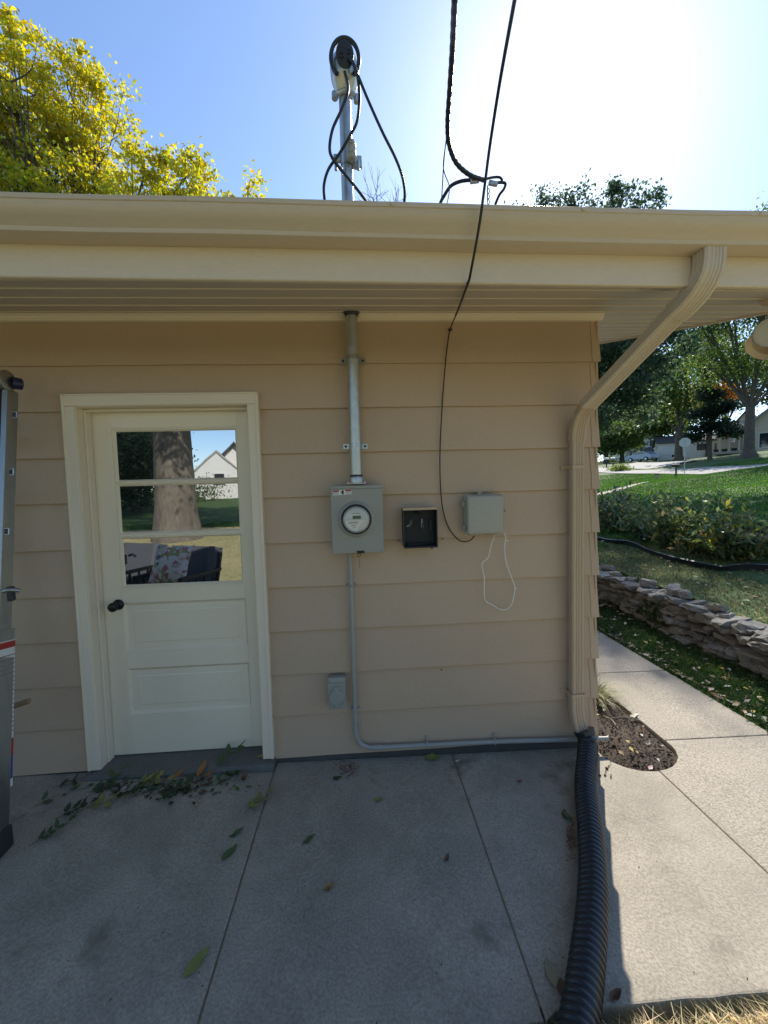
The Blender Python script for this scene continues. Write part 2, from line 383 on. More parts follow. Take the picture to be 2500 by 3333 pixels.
def blades(name, P, h, lean, cols, width=0.006):
    n = len(P)
    a = RNG.uniform(0, 2*np.pi, n); side = np.stack([np.cos(a), np.sin(a), np.zeros(n)], 1)*(width*RNG.uniform(0.6, 1.3, n))[:, None]
    ln = RNG.normal(size=(n, 3))*lean; ln[:, 2] = 1; ln = unit(ln)*h[:, None]
    b2 = RNG.normal(size=(n, 3))*lean*0.7; b2[:, 2] = 0
    mid = P + ln*0.55; tip = P + ln + b2*h[:, None] - np.array([0, 0, 1])*(np.abs(b2).sum(1)*h*0.25)[:, None]
    V = np.stack([P-side, P+side, mid+side*0.7, mid-side*0.7, tip], 1).reshape(-1, 3)
    i = np.arange(n)*5
    F = np.stack([i, i+1, i+2, i, i+2, i+3, i+3, i+2, i+4], 1).ravel()
    return np_mesh(name, V, 3, F, np.repeat(cols, 5, 0))
def mixcols(pal, n, jit=0.15, w=None):
    pal = np.array(pal); k = RNG.choice(len(pal), n, p=w); c = pal[k]*(1+RNG.normal(size=(n, 1))*jit)
    return np.clip(c*(1+RNG.normal(size=(n, 3))*0.06), 0.003, 1)

def tree(name, label, base, trunk_r, fork_h, lobes, nleaf, lsize, pal, barkm, group=None, cat='tree', clump=0.55, per=60, w=None, lean=(0, 0), leafy=True, flare=1.5, seedbr=10, grad=None):
    """tapered trunk with limbs into each lobe, twigs into clumps, leaves round the clumps"""
    base = np.array(base, float); t = empty(name, base, label, cat, group)
    mb = MB(); fk = base+np.array([lean[0], lean[1], fork_h])
    pts = [base+np.array([0, 0, -0.25]), base+np.array([0, 0, 0.05*fork_h]), base+np.array([0, 0, 0.18*fork_h])+np.array([lean[0]*.15, lean[1]*.15, 0]),
           base+np.array([lean[0]*.5, lean[1]*.5, 0.55*fork_h]), fk]
    mb.tube(spline(pts, 4), np.interp(np.arange(17), [0, 4, 8, 12, 16], [trunk_r*flare, trunk_r*flare*0.88, trunk_r*1.05, trunk_r*0.92, trunk_r*0.85]), n=14)
    CC = []; SS = []
    tot = sum((l[3]*l[4]*l[5])**(2/3) for l in lobes)
    for lo in lobes:
        c = base+np.array(lo[:3]); rad = np.array(lo[3:6])
        mid = fk*0.5+c*0.5+np.array([RNG.normal()*.2, RNG.normal()*.2, -0.12*np.linalg.norm(c-fk)*0.4])
        rl = trunk_r*0.42*min(1, (rad.mean()/2.5)**0.4)
        path = spline([fk-np.array([0, 0, trunk_r*0.6]), mid, c], 5)
        mb.tube(path, np.linspace(rl, rl*0.3, len(path)), n=7)
        nl = int(nleaf*(lo[3]*lo[4]*lo[5])**(2/3)/tot); nc = max(int(nl/per), 4)
        d = unit(RNG.normal(size=(nc, 3))); rr = RNG.uniform(0.25, 1.0, nc)**0.45
        K = c + d*rr[:, None]*rad*(1+0.08*RNG.normal(size=(nc, 1)))
        for k in K[:min(nc, seedbr)]:
            m2 = (c*0.45+k*0.55)+RNG.normal(size=3)*0.06*rad.mean()
            st = np.array(path[RNG.integers(4, len(path))]); m2 = st*0.5+k*0.5+np.array([RNG.normal(), RNG.normal(), -0.4])*0.12*rad.mean(); mb.tube(spline([st, m2, k], 3), np.linspace(rl*0.28, rl*0.05, 7), n=5, cap=False)
        if leafy:
            per_c = RNG.multinomial(nl, np.ones(nc)/nc)
            sd_ = clump*RNG.uniform(0.6, 1.3, nc)
            for k, m_, s_ in zip(K, per_c, sd_):
                CC.append(k+RNG.normal(size=(m_, 3))*s_*np.array([1, 1, 0.7]))
    mb.build('trunk', barkm, t, sm=60)
    if leafy:
        C = np.concatenate(CC); n = len(C)
        cols = mixcols(pal, n, 0.2, w)
        if grad is not None: cols = grad(C-base, cols)
        link('crown', leaf_cloud('crown', C, lsize*RNG.uniform(0.6, 1.25, n), cols), M_LEAF, t)
    return t

# ================================================================== THE HOUSE
house = empty('house', (0, 0, 0), 'tan lap sided house end with cream door under a deep eave', 'house')
LZ = [0.040, 0.305, 0.562, 0.830, 1.099, 1.369, 1.640, 1.898, 2.159, 2.415, 2.672]
XL, XR = -7.0, 1.474
def lap_prism(mb, x0, x1, z0, z1, zb=None, dy=0.0):
    """one lap board piece: face leans back towards its top, 14 mm thick, its lower edge a little wavy"""
    zt = z1+0.03; h = zt-z0; zb = z0 if zb is None else zb
    n = max(2, int((x1-x0)/0.12)); ph = random.uniform(0, 6.28); bm_ = mb.bm; rings = []
    for i in range(n+1):
        x = x0+(x1-x0)*i/n; wz = 0.0011*math.sin(x*5.1+ph)+0.0007*math.sin(x*13.7+ph*2); wy = 0.0009*math.sin(x*3.7+ph*1.7)+0.0006*math.sin(x*9.1+ph)
        yb = dy+wy+0.0235*(zb-z0)/h; yt = dy+0.0235
        rings.append([bm_.verts.new(c) for c in ((x, yb, zb+wz+0.002), (x, yb+0.0015, zb+wz), (x, yb+0.0145, zb+wz), (x, yt+0.0145, zt), (x, yt, zt), (x, (yb+yt)/2+wy*0.8, (zb+zt)/2))])
    for i in range(n):
        for k2 in range(6): bm_.faces.new((rings[i][k2], rings[i+1][k2], rings[i+1][(k2+1) % 6], rings[i][(k2+1) % 6]))
    bm_.faces.new(list(reversed(rings[0]))); bm_.faces.new(rings[-1])
for k in range(10):
    z0, z1 = LZ[k], LZ[k+1]
    if z0 < 2.1:
        segs = [(XL, -1.63), (-0.59, XR)]
        for a, b in segs:
            mb = MB(); j = random.uniform(-0.0012, 0.0012)
            lap_prism(mb, a, b, z0+random.uniform(-0.001, 0.001), z1, dy=j)
            mb.build('siding_board', M_SIDING, house, sm=25, origin=((a+b)/2, 0, z0))
    elif z0 < 2.2:
        mb = MB(); lap_prism(mb, XL, -1.63, z0, z1); lap_prism(mb, -1.63, -0.59, z0, z1, zb=2.215); lap_prism(mb, -0.59, XR, z0, z1)
        mb.build('siding_board', M_SIDING, house, sm=25, origin=(0, 0, z0))
    else:
        mb = MB(); lap_prism(mb, XL, XR, z0, z1); mb.build('siding_board', M_SIDING, house, sm=25, origin=(0, 0, z0))
    # the gable side, its boards seen only as a stepped edge
    mb = MB(); zt = z1+0.03
    mb.prism([(1.4855, 0.006, z0), (1.473, 0.006, zt), (1.462, 0.006, zt), (1.4745, 0.006, z0)], (0, 9.0, 0))
    mb.build('siding_board', M_SIDING, house, origin=(1.48, 4, z0))
    # pressed metal corner cap of this course
    h = z1-z0; t = 0.0015
    ed = [(1.438, 0.0), (1.4345, 0.05), (1.4385, 0.085), (1.4355, 0.12), (1.433, 0.19), (1.430, h)]
    mb = MB(); bmv = mb.bm
    def yf(z): return -0.003 + 0.021*z/h
    def xf(z): return 1.4885 - 0.011*z/h
    zs = [e[1] for e in ed]
    for zo, off in ((0, 0.0),):
        A = [bmv.verts.new((x, yf(z), z0+z)) for x, z in ed]
        B = [bmv.verts.new((xf(z), yf(z)-0.0005, z0+z)) for z in zs]
        C = [bmv.verts.new((xf(z), yf(z)+0.05, z0+z)) for z in zs]
        A2 = [bmv.verts.new((v.co.x, v.co.y+0.004, v.co.z)) for v in A]
        for i in range(len(ed)-1):
            bmv.faces.new((A[i], B[i], B[i+1], A[i+1])); bmv.faces.new((B[i], C[i], C[i+1], B[i+1])); bmv.faces.new((A2[i], A[i], A[i+1], A2[i+1]))
        bmv.faces.new((A[0], A2[0], C[0], B[0]))
    mb.build('corner_cap', M_SIDING, house, origin=(1.48, 0, z0))
# sheathing and hidden walls, foundation
mb = MB(); mb.box(XL, -1.612, 0.045, 0.14, 0.03, 2.8); mb.box(-0.61, 1.455, 0.045, 0.14, 0.03, 2.8); mb.box(-1.612, -0.61, 0.03, 0.14, 2.21, 2.8)
mb.box(1.40, 1.455, 0.141, 9.0, 0.03, 2.8); mb.box(XL, XL+0.1, 0.141, 9.0, 0.03, 2.8); mb.box(XL+0.1, 1.399, 8.9, 9.0, 0.03, 2.8)
mb.box(-1.612, -0.61, 0.20, 0.22, 0.0, 2.3)
mb.prism([(1.44, 0.0, 2.66), (1.44, 4.5, 3.85), (1.44, 9.0, 2.66)], (0.02, 0, 0))
mb.build('wall', M_SIDING, house)
mb = MB(); mb.box(XL, 1.465, 0.012, 0.2, -0.3, 0.046); mb.box(1.30, 1.465, 0.21, 9.0, -0.3, 0.045); mb.build('foundation', M_FOUND, house)
# cove trim under the soffit
mb = MB()
prof = [(0.016, 2.656), (-0.010, 2.656), (-0.0125, 2.664), (-0.013, 2.670), (-0.018, 2.679), (-0.027, 2.685), (-0.030, 2.6885), (0.016, 2.6995)]
mb.prism([(XL, y, z) for y, z in prof], (1.497-XL, 0, 0)); mb.build('frieze_trim', M_CREAM, house)
# soffit planks
SP = lambda y: 2.697+0.25*y
y0 = -0.715; k = 0; edges = [-0.717, -0.588]
while edges[-1] < 8.6: edges.append(edges[-1]+0.1735)
for i in range(len(edges)-1):
    a, b = edges[i]+0.0007, edges[i+1]-0.0007
    xa = XL if a < -0.02 else 1.49
    c = 0.008
    prof = [(a+0.0035, SP(a)), (b-0.0035, SP(b)), (b-0.0035, SP(b)+0.016), (a+0.0035, SP(a)+0.016)]
    mb = MB(); mb.prism([(xa, y, z) for y, z in prof], (2.487-xa, 0, 0)); mb.build('soffit_plank', M_SOFFIT, house)
    if i and b < 4.5:  # cream strips paint in the light that the groove edges catch
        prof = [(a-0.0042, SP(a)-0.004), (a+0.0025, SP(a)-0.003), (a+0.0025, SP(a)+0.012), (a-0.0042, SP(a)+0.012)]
        mb = MB(); mb.prism([(xa if a > -0.02 else XL, y, z) for y, z in prof], (2.486-(xa if a > -0.02 else XL), 0, 0)); mb.build('soffit_groove_light', M_CREAM, house)
ES = lambda x: -0.009*(x+0.77)          # the eave line runs a little down to the right
def eaveprism(mb, prof, x0, x1, n=1):
    q = len(prof); R_ = []
    for k2 in range(n+1):
        x = x0+(x1-x0)*k2/n; w1 = (0.0011*math.sin(x*2.3)+0.0008*math.sin(x*6.1+1))*(n > 1); w2 = (0.0010*math.sin(x*3.1+2)+0.0006*math.sin(x*8.3))*(n > 1)
        R_.append([mb.bm.verts.new((x, y+w1, z+ES(x)+w2)) for y, z in prof])
    for k2 in range(n):
        for i in range(q): mb.bm.faces.new((R_[k2][i], R_[k2+1][i], R_[k2+1][(i+1) % q], R_[k2][(i+1) % q]))
    mb.bm.faces.new(list(reversed(R_[0]))); mb.bm.faces.new(R_[-1])
mb = MB(); eaveprism(mb, [(-0.735, 2.524), (-0.735, 2.72), (-0.716, 2.72), (-0.716, 2.515), (-0.731, 2.515), (-0.735, 2.519)], XL, 2.49)
mb.build('fascia', M_FASCIA, house)
mb = MB()
mb.prism([(2.49, -0.735, SP(-0.735)-0.012), (2.49, 4.5, SP(4.5)-0.012), (2.49, 4.5, SP(4.5)+0.19), (2.49, -0.735, SP(-0.735)+0.19)], (0.022, 0, 0))
mb.build('rake_board', M_FASCIA, house)
mb = MB()
mb.prism([(XL-0.3, -0.775, SP(-0.735)+0.20), (XL-0.3, 4.6, SP(4.6)+0.20), (XL-0.3, 9.9, SP(-0.735)+0.20), (XL-0.3, 9.9, SP(-0.735)+0.225), (XL-0.3, 4.6, SP(4.6)+0.225), (XL-0.3, -0.775, SP(-0.735)+0.225)], (2.54-XL+0.3, 0, 0))
mb.build('roof', M_ROOF, house)

# door frame
mb = MB()
mb.box(-1.645, -1.588, -0.022, 0.02, 0.055, 2.183, 0.003); mb.box(-0.632, -0.575, -0.022, 0.02, 0.055, 2.183, 0.003)
mb.box(-1.645, -0.575, -0.022, 0.02, 2.1845, 2.243, 0.003)
mb.box(-1.652, -1.634, -0.027, 0.02, 0.056, 2.2405, 0.002); mb.box(-0.586, -0.568, -0.027, 0.02, 0.056, 2.2405, 0.002)
mb.box(-1.652, -0.568, -0.028, 0.02, 2.241, 2.251, 0.002)
fr = mb.build('door_frame', M_CREAM, house)
mb = MB()
mb.box(-1.611, -1.584, -0.012, 0.16, 0.05, 2.20, 0.002); mb.box(-0.637, -0.611, -0.012, 0.16, 0.05, 2.20, 0.002); mb.box(-1.5835, -0.6375, -0.011, 0.16, 2.181, 2.2, 0.002)
mb.box(-1.5835, -1.571, 0.048, 0.096, 0.055, 2.18, 0.002); mb.box(-0.650, -0.6375, 0.048, 0.096, 0.055, 2.18, 0.002); mb.box(-1.5705, -0.6505, 0.049, 0.096, 2.166, 2.18, 0.002)
mb.build('jamb', M_CREAM, fr)
# door leaf
YD = 0.10
PX0, PX1 = -1.444, -0.747
PZ = [(1.770, 2.056), (1.454, 1.731), (1.131, 1.410)]
QZ = [(0.716, 1.018), (0.318, 0.608)]
mb = MB()
mb.box(-1.581, PX0-0.02, YD, YD+0.04, 0.062, 2.177, 0.0015); mb.box(PX1+0.02, -0.640, YD, YD+0.04, 0.062, 2.177, 0.0015)
for a, b in ((2.056+0.02, 2.177), (1.018, 1.131-0.02), (0.608, 0.716), (0.062, 0.318)):
    mb.box(PX0-0.0195, PX1+0.0195, YD+0.0006, YD+0.04, a, b, 0.0015)
door = mb.build('door', M_DOOR, house)
for i in range(3):
    z0, z1 = PZ[i]
    mb = MB()                                    # glazing beads, sloped towards the glass
    def bead(x0, z0, x1, z1, o=0.0195, d0=YD+0.004, d1=YD+0.016):
        v = []
        O = [(x0-o, z0-o), (x1+o, z0-o), (x1+o, z1+o), (x0-o, z1+o)]; I = [(x0, z0), (x1, z0), (x1, z1), (x0, z1)]
        Md = [(x0-o*.55, z0-o*.55), (x1+o*.55, z0-o*.55), (x1+o*.55, z1+o*.55), (x0-o*.55, z1+o*.55)]
        vo = [mb.bm.verts.new((x, d0, z)) for x, z in O]; vm = [mb.bm.verts.new((x, d0-0.002, z)) for x, z in Md]; vi = [mb.bm.verts.new((x, d1, z)) for x, z in I]
        for j in range(4):
            k2 = (j+1) % 4
            mb.bm.faces.new((vo[j], vo[k2], vm[k2], vm[j])); mb.bm.faces.new((vm[j], vm[k2], vi[k2], vi[j]))
    bead(PX0, z0, PX1, z1)
    mb.build('glazing_bead', M_DOOR, door)
    mb = MB(); mb.box(PX0-0.004, PX1+0.004, YD+0.0155, YD+0.0185, z0-0.004, z1+0.004); mb.build('glass_pane', M_PANE, door)
for za, zb in ((PZ[0][0]-0.0195, PZ[1][1]+0.0195), (PZ[1][0]-0.0195, PZ[2][1]+0.0195)):
    mb = MB(); zc = (za+zb)/2; mb.box(PX0-0.0192, PX1+0.0192, YD-0.002, YD+0.03, min(za, zb)-0.004, max(za, zb)+0.004, 0.003); mb.build('muntin', M_DOOR, door)
for z0, z1 in QZ:
    mb = MB(); bm_ = mb.bm
    rings = []
    for o, y in ((0.0, YD+0.0004), (0.012, YD+0.011), (0.016, YD+0.013), (0.050, YD+0.0125), (0.056, YD+0.0095), (0.058, YD+0.0095)):
        rings.append([bm_.verts.new(p) for p in ((PX0-0.019+o, y, z0+o), (PX1+0.019-o, y, z0+o), (PX1+0.019-o, y, z1-o), (PX0-0.019+o, y, z1-o))])
    for i in range(len(rings)-1):
        for j in range(4): bm_.faces.new((rings[i][j], rings[i][(j+1) % 4], rings[i+1][(j+1) % 4], rings[i+1][j]))
    bm_.faces.new(rings[-1]); mb.build('panel', M_DOOR, door)
kc = atY(365, 1978, 0.035)
mb = MB(); mb.lathe([(0.032, 0.0), (0.033, 0.006), (0.026, 0.012), (0.013, 0.018), (0.012, 0.036), (0.022, 0.044), (0.028, 0.056), (0.027, 0.068), (0.018, 0.075), (0.004, 0.077)], (kc[0], YD+0.001, kc[2]), (0, -1, 0), 28)
mb.build('knob', M_KNOB, door, sm=50)
# doorstep
mb = MB(); mb.prism([(-1.655, -0.075, -0.05), (-1.655, 0.14, -0.05), (-1.655, 0.14, 0.058), (-1.655, -0.055, 0.046), (-1.655, -0.072, 0.034)], (1.092, 0, 0)); mb.build('doorstep', M_STEP, house)

# ------------------------------------------------------------------ gutter, downspout
gut = empty('rain_gutter', (0, -0.8, 2.64), 'long sand coloured metal rain gutter along the eave', 'gutter')
GP = [(-0.7365, 2.636), (-0.812, 2.634), (-0.818, 2.637), (-0.8215, 2.650), (-0.8245, 2.6525), (-0.830, 2.659), (-0.843, 2.669), (-0.857, 2.682), (-0.866, 2.698), (-0.869, 2.711), (-0.8735, 2.7135), (-0.8745, 2.7285), (-0.871, 2.731), (-0.860, 2.731),
      (-0.860, 2.728), (-0.868, 2.726), (-0.866, 2.712), (-0.855, 2.690), (-0.830, 2.663), (-0.815, 2.650), (-0.810, 2.639), (-0.740, 2.640), (-0.740, 2.745), (-0.7365, 2.745)]
mb = MB(); eaveprism(mb, GP, XL, 2.52, 60); mb.build('trough', M_GUTTER, gut, sm=30)
for px, py in ((600, 643), (1276, 659), (1900, 674), (2478, 692)):
    c = atY(px, py, -0.8745); zc = 2.7205+ES(c[0])
    mb = MB(); mb.lathe([(0.0075, 0), (0.0075, 0.002), (0.0055, 0.0045), (0.001, 0.0052)], (c[0], -0.874, zc), (0, -1, 0), 12); mb.build('screw_head', M_GUTTER, gut, sm=50)
a_out = atY(2318, 830, -0.79)
XO = float(a_out[0]); DX = 1.3085; DY = -0.052
ds = empty('downspout', (DX, DY, 0.1), 'ribbed sand coloured downspout slanting from the gutter to the house corner', 'downspout')
def rect_prof(w, d, ribs=True):
    """closed section, ribbed on all sides, unit = metre"""
    p = []; n = 22
    def side(a, b, nrm, L):
        for i in range(n):
            t = i/n; x = a[0]+(b[0]-a[0])*t; y = a[1]+(b[1]-a[1])*t
            r = 0.0042*max(0, math.sin((t-0.12)/0.76*math.pi*2*max(2, round(L/0.024))-0.6)) if (ribs and 0.12 < t < 0.9) else 0
            p.append((x-nrm[0]*r, y-nrm[1]*r))
    c = 0.006
    side((-w/2+c, -d/2), (w/2-c, -d/2), (0, -1), w); side((w/2, -d/2+c), (w/2, d/2-c), (1, 0), d)
    side((w/2-c, d/2), (-w/2+c, d/2), (0, 1), w); side((-w/2, d/2-c), (-w/2, -d/2+c), (-1, 0), d)
    return p
zo = 2.634+ES(XO); ztop = zo+0.002
pA = np.array([XO, -0.775, ztop]); pB = np.array([XO, -0.775, zo-0.11]); pD = np.array([DX, DY, 2.075]); pE = np.array([DX, DY, 1.93])
dirv = pD-pB; dirv /= np.linalg.norm(dirv)
P1 = [tuple(pA)]+arc(pB+np.array([0, 0, 0.07]), pB-np.array([0, 0, 0.03]), pB+dirv*0.16, 6)
P2 = [tuple(pB+dirv*0.14), tuple(pD-dirv*0.10)]
P3 = arc(pD-dirv*0.115, pD, pE, 4)
mb = MB(); mb.tube(P1, 1.0, prof=rect_prof(0.094, 0.074), up=(1, 0, 0)); e1 = mb.build('elbow', M_GUTTER, ds, sm=14)
mb = MB(); mb.tube(P1[-2:]+[tuple(pD-dirv*0.09)], 1.0, prof=rect_prof(0.076, 0.054), up=(1, 0, 0)); 
mb.bm.free()
# section axes carried along the bends so every length lines up with the next
def carry(u, t0, t1):
    return Vector(t0).rotation_difference(Vector(t1)) @ Vector(u)
u1 = carry((1, 0, 0), (0, 0, -1), tuple(dirv)); 
mb = MB(); mb.tube([tuple(pB+dirv*0.13), tuple(pB+dirv*0.3), tuple(pD-dirv*0.09)], 1.0, prof=rect_prof(0.086, 0.064), up=tuple(u1)); mb.build('slanted_pipe', M_GUTTER, ds, sm=14)
mb = MB(); mb.tube(P3, 1.0, prof=rect_prof(0.084, 0.060), up=tuple(u1)); mb.build('elbow', M_DOWN, ds, sm=14)
mb = MB(); mb.tube([(DX, DY, 1.945), (DX, DY, 1.2), (DX, DY, 0.352)], 1.0, prof=rect_prof(0.073, 0.052), up=(1, 0, 0)); mb.build('pipe', M_DOWN, ds, sm=14)
mb = MB(); mb.tube([(DX, DY, 0.362), (DX, DY, 0.28), (DX+0.004, DY-0.006, 0.22), (DX+0.014, DY-0.02, 0.165), (DX+0.022, DY-0.032, 0.135)], 1.0, prof=rect_prof(0.078, 0.058), up=(1, 0, 0)); mb.build('elbow', M_DOWN, ds, sm=14)
for z in (1.775, 0.368):
    mb = MB(); w, d = 0.0405, 0.0305
    mb.box(DX-w, DX+w, DY-d-0.002, DY-d, z-0.011, z+0.011, 0.0006); mb.box(DX-w-0.001, DX-w+0.0005, DY-d-0.001, 0.004, z-0.011, z+0.011)
    mb.box(DX+w-0.0005, DX+w+0.001, DY-d-0.001, 0.004, z-0.011, z+0.011); mb.box(DX-w-0.032, DX-w, 0.0-0.0035, 0.002, z-0.012, z+0.012, 0.0006)
    mb.build('strap', M_DOWN, ds)

# ------------------------------------------------------------------ black corrugated drain pipe
hose_pts = [(1.337, -0.088, 0.155), (1.345, -0.105, 0.12), (1.322, -0.16, 0.075)]
for px, py in ((1907, 2560), (1921, 2700), (1930, 2850), (1926, 2980), (1912, 3120), (1898, 3240), (1885, 3333)):
    p = atG(px, py, 0.058); hose_pts.append((p[0], p[1], p[2]+0.001))
l = np.array(hose_pts[-1])-np.array(hose_pts[-3]); l[2] = 0; l /= np.linalg.norm(l); lastp = np.array(hose_pts[-1])
hose_pts += [tuple(lastp+l*0.15), tuple(lastp+l*0.32+np.array([0, 0, -0.01])), tuple(lastp+l*0.7+np.array([-0.02, 0, -0.05]))]
sp = np.array(spline(hose_pts, 24)); seg = np.linalg.norm(np.diff(sp, axis=0), axis=1); cum = np.concatenate([[0], np.cumsum(seg)])
NS = int(cum[-1]/0.0025); ss = np.linspace(0, cum[-1], NS)
HP = np.stack([np.interp(ss, cum, sp[:, i]) for i in range(3)], 1)
def ringr(s):
    t = (s % 0.0255)/0.0255
    return 0.0480+0.0085*min(1.0, max(0.0, 0.5+1.3*math.cos(2*math.pi*t)))
rr = [ringr(s) for s in ss]
rr = [0.062 if s < 0.018 else r_ for s, r_ in zip(ss, rr)]
dp = empty('drain_pipe', hose_pts[2], 'black corrugated drain pipe running from the downspout across the patio', 'drain pipe')
mb = MB(); mb.tube([tuple(p) for p in HP], rr, n=30); mb.build('corrugated_tube', M_BLACKP, dp, sm=75)

# ================================================================== THINGS ON THE WALL
# service mast
mast = empty('service_mast', (-0.016, -0.06, 1.70), 'galvanised service mast pipe through the eave with weatherhead above the roof', 'mast')
MX, MY = -0.016, -0.058
wb = atY(1125, 330, MY)            # clamp under the weatherhead
mb = MB(); mb.tube([(MX, MY, 1.735), (MX, MY, 2.65), (wb[0]-0.004, MY, float(wb[2])+0.03)], 0.0335, n=24); mb.build('pipe', M_GALV, mast, sm=60)
mb = MB(); mb.lathe([(0.0375, 0), (0.0375, 0.012), (0.0335, 0.013)], (MX, MY, 1.748), n=24); mb.build('black_gasket', M_DARK, mast, sm=40)
mb = MB(); mb.lathe([(0.041, 0), (0.041, 0.028), (0.038, 0.036)], (MX, MY, 1.713), n=24); mb.box(MX-0.056, MX+0.056, MY-0.05, MY+0.05, 1.7045, 1.7135, 0.003)
for sx in (-1, 1):
    for sy in (-1, 1): mb.lathe([(0.006, 0), (0.006, 0.005), (0.003, 0.007)], (MX+sx*0.047, MY+sy*0.042, 1.7135), n=8)
mb.build('hub_flange', M_GALV, mast, sm=40)
mb = MB(); mb.tube([(MX, MY, 2.655), (MX, MY, 2.675), (MX, MY+0.0, 2.686)], [0.036, 0.043, 0.055], n=18); mb.build('boot_seal', M_DARK, mast, sm=50)
for px, py in ((1150, 1165), (1152, 1450)):
    c = atY(px, py, -0.06); z = float(c[2])
    mb = MB(); n = 14
    for i in range(n):
        a0, a1 = math.pi*(i/n), math.pi*((i+1)/n)
        r0, r1 = 0.0338, 0.0362
        pts = []
        for a, r_ in ((a0, r0), (a0, r1), (a1, r1), (a1, r0)): pts.append((MX+r_*math.cos(a), MY-r_*math.sin(a), z-0.013))
        mb.prism(pts, (0, 0, 0.026))
    for s_ in (-1, 1):
        mb.box(MX+s_*0.0342, MX+s_*0.0362, MY, 0.0, z-0.0129, z+0.0129); mb.box(MX+s_*0.035, MX+s_*0.074, -0.0075, 0.001, z-0.017, z+0.017, 0.0008)
    stp = mb.build('strap', M_STRAP, mast)
    for s_ in (-1, 1): mb = MB(); mb.lathe([(0.0075, 0), (0.007, 0.004), (0.003, 0.005)], (MX+s_*0.057, -0.0075, z), (0, -1, 0), 10); mb.build('screw', M_INK, stp, sm=40)
# weatherhead: hood, oval dark face tilted to the viewer, clamp
wt = atY(1126, 165, MY); H0 = float(wb[2]); H1 = float(wt[2]); wx = float(wb[0])
mb = MB(); bm_ = mb.bm
hh = H1-H0
secs = []
for t in np.linspace(0, 1, 15):
    z = H0+0.02+t*(hh-0.03)
    w = np.interp(t, [0, .12, .3, .6, .8, .92, 1], [0.040, 0.058, 0.075, 0.080, 0.070, 0.048, 0.012])
    yf = MY - np.interp(t, [0, .12, .3, .6, .85, 1], [0.040, 0.056, 0.085, 0.085, 0.055, 0.012]); yb = MY + np.interp(t, [0, .3, .7, 1], [0.040, 0.05, 0.05, 0.01])
    ring = []
    for j in range(20):
        a = 2*math.pi*j/20; cx, sy_ = math.cos(a), math.sin(a)
        ring.append(bm_.verts.new((wx+w*cx, (yf+yb)/2-(yb-yf)/2*sy_, z)))
    secs.append(ring)
for i in range(len(secs)-1):
    for j in range(20): bm_.faces.new((secs[i][j], secs[i][(j+1) % 20], secs[i+1][(j+1) % 20], secs[i+1][j]))
bm_.faces.new(list(reversed(secs[0]))); bm_.faces.new(secs[-1])
wh = mb.build('weatherhead', M_GALV, mast, sm=60)
fc = np.array([wx+0.004, MY-0.088, H0+0.02+0.56*(hh-0.03)])
tilt = Matrix.Rotation(R(8), 3, 'X')
mb = MB(); mb.lathe([(0.047, 0), (0.047, 0.006), (0.042, 0.009)], (0, 0, 0), (0, -1, 0), 28)
for v in mb.bm.verts: v.co = tilt @ Vector((v.co.x, v.co.y, v.co.z*1.35)); v.co += Vector(tuple(fc))
mb.build('insulator_face', M_DARK, wh, sm=40)
for ux, uz in ((-0.018, -0.012), (0.006, 0.034), (0.022, 0.006)):
    mb = MB(); mb.lathe([(0.0125, 0.0), (0.0125, 0.004), (0.0095, 0.005), (0.0095, 0.001)], (fc[0]+ux, fc[1]-0.0095, fc[2]+uz), (0, -1, 0), 14, cap1=True); mb.build('cable_hole', M_INK, wh, sm=40)
mb = MB(); n = 28; ro = []
mb.tube([(fc[0]+0.074*math.cos(a), fc[1]+0.012, fc[2]-0.005+0.074*1.36*math.sin(a)) for a in np.linspace(-0.9, math.pi+0.9, 32)], 0.011, n=8); mb.build('hood_rim_backlit', M_DARK, wh, sm=60)  # dark colour stands for the hood edge seen against the light
mb = MB(); mb.tube([(wx-0.058, MY-0.02, H0+0.012), (wx, MY-0.043, H0+0.018), (wx+0.058, MY-0.02, H0+0.008)], 0.013, n=8); mb.lathe([(0.017, -0.016), (0.017, 0.016)], (wx-0.058, MY-0.022, H0+0.006), n=8); mb.lathe([(0.015, -0.022), (0.015, 0.014)], (wx+0.058, MY-0.022, H0-0.002), n=8)
mb.build('clamp', M_GALV, wh, sm=40)
# insulator bracket half way down the mast
bc = atY(1130, 520, MY)
mb = MB(); mb.lathe([(0.0375, -0.02), (0.0375, 0.02)], (bc[0], MY, bc[2]-0.02), n=20, cap0=False, cap1=False); mb.box(bc[0]-0.075, bc[0]-0.034, MY-0.02, MY+0.005, bc[2]-0.02, bc[2]+0.018, 0.004); mb.box(bc[0]+0.034, bc[0]+0.082, MY-0.022, MY+0.01, bc[2]-0.05, bc[2]+0.012, 0.006)
mb.lathe([(0.009, 0), (0.009, 0.05)], (bc[0]+0.06, MY-0.03, bc[2]-0.075), n=8); mb.lathe([(0.009, 0), (0.009, 0.04)], (bc[0]-0.062, MY-0.02, bc[2]-0.072), n=8)
mb.build('bracket_clamp', M_GALV, mast, sm=40)
ic = atY(1143, 485, MY-0.055)
mb = MB(); mb.lathe([(0.020, 0), (0.027, 0.012), (0.027, 0.04), (0.022, 0.05), (0.026, 0.058), (0.026, 0.082), (0.018, 0.098), (0.010, 0.10)], (ic[0], ic[1], ic[2]-0.055), n=16); mb.box(ic[0]-0.012, ic[0]+0.012, ic[1]-0.031, ic[1]-0.02, ic[2]-0.035, ic[2]-0.01, 0.002); mb.box(ic[0]-0.010, ic[0]+0.010, ic[1]-0.031, ic[1]-0.02, ic[2]+0.008, ic[2]+0.026, 0.002)
mb.build('insulator', mat('grey_porcelain', (0.42, 0.41, 0.38), rough=0.35, scale=20), mast, sm=40)
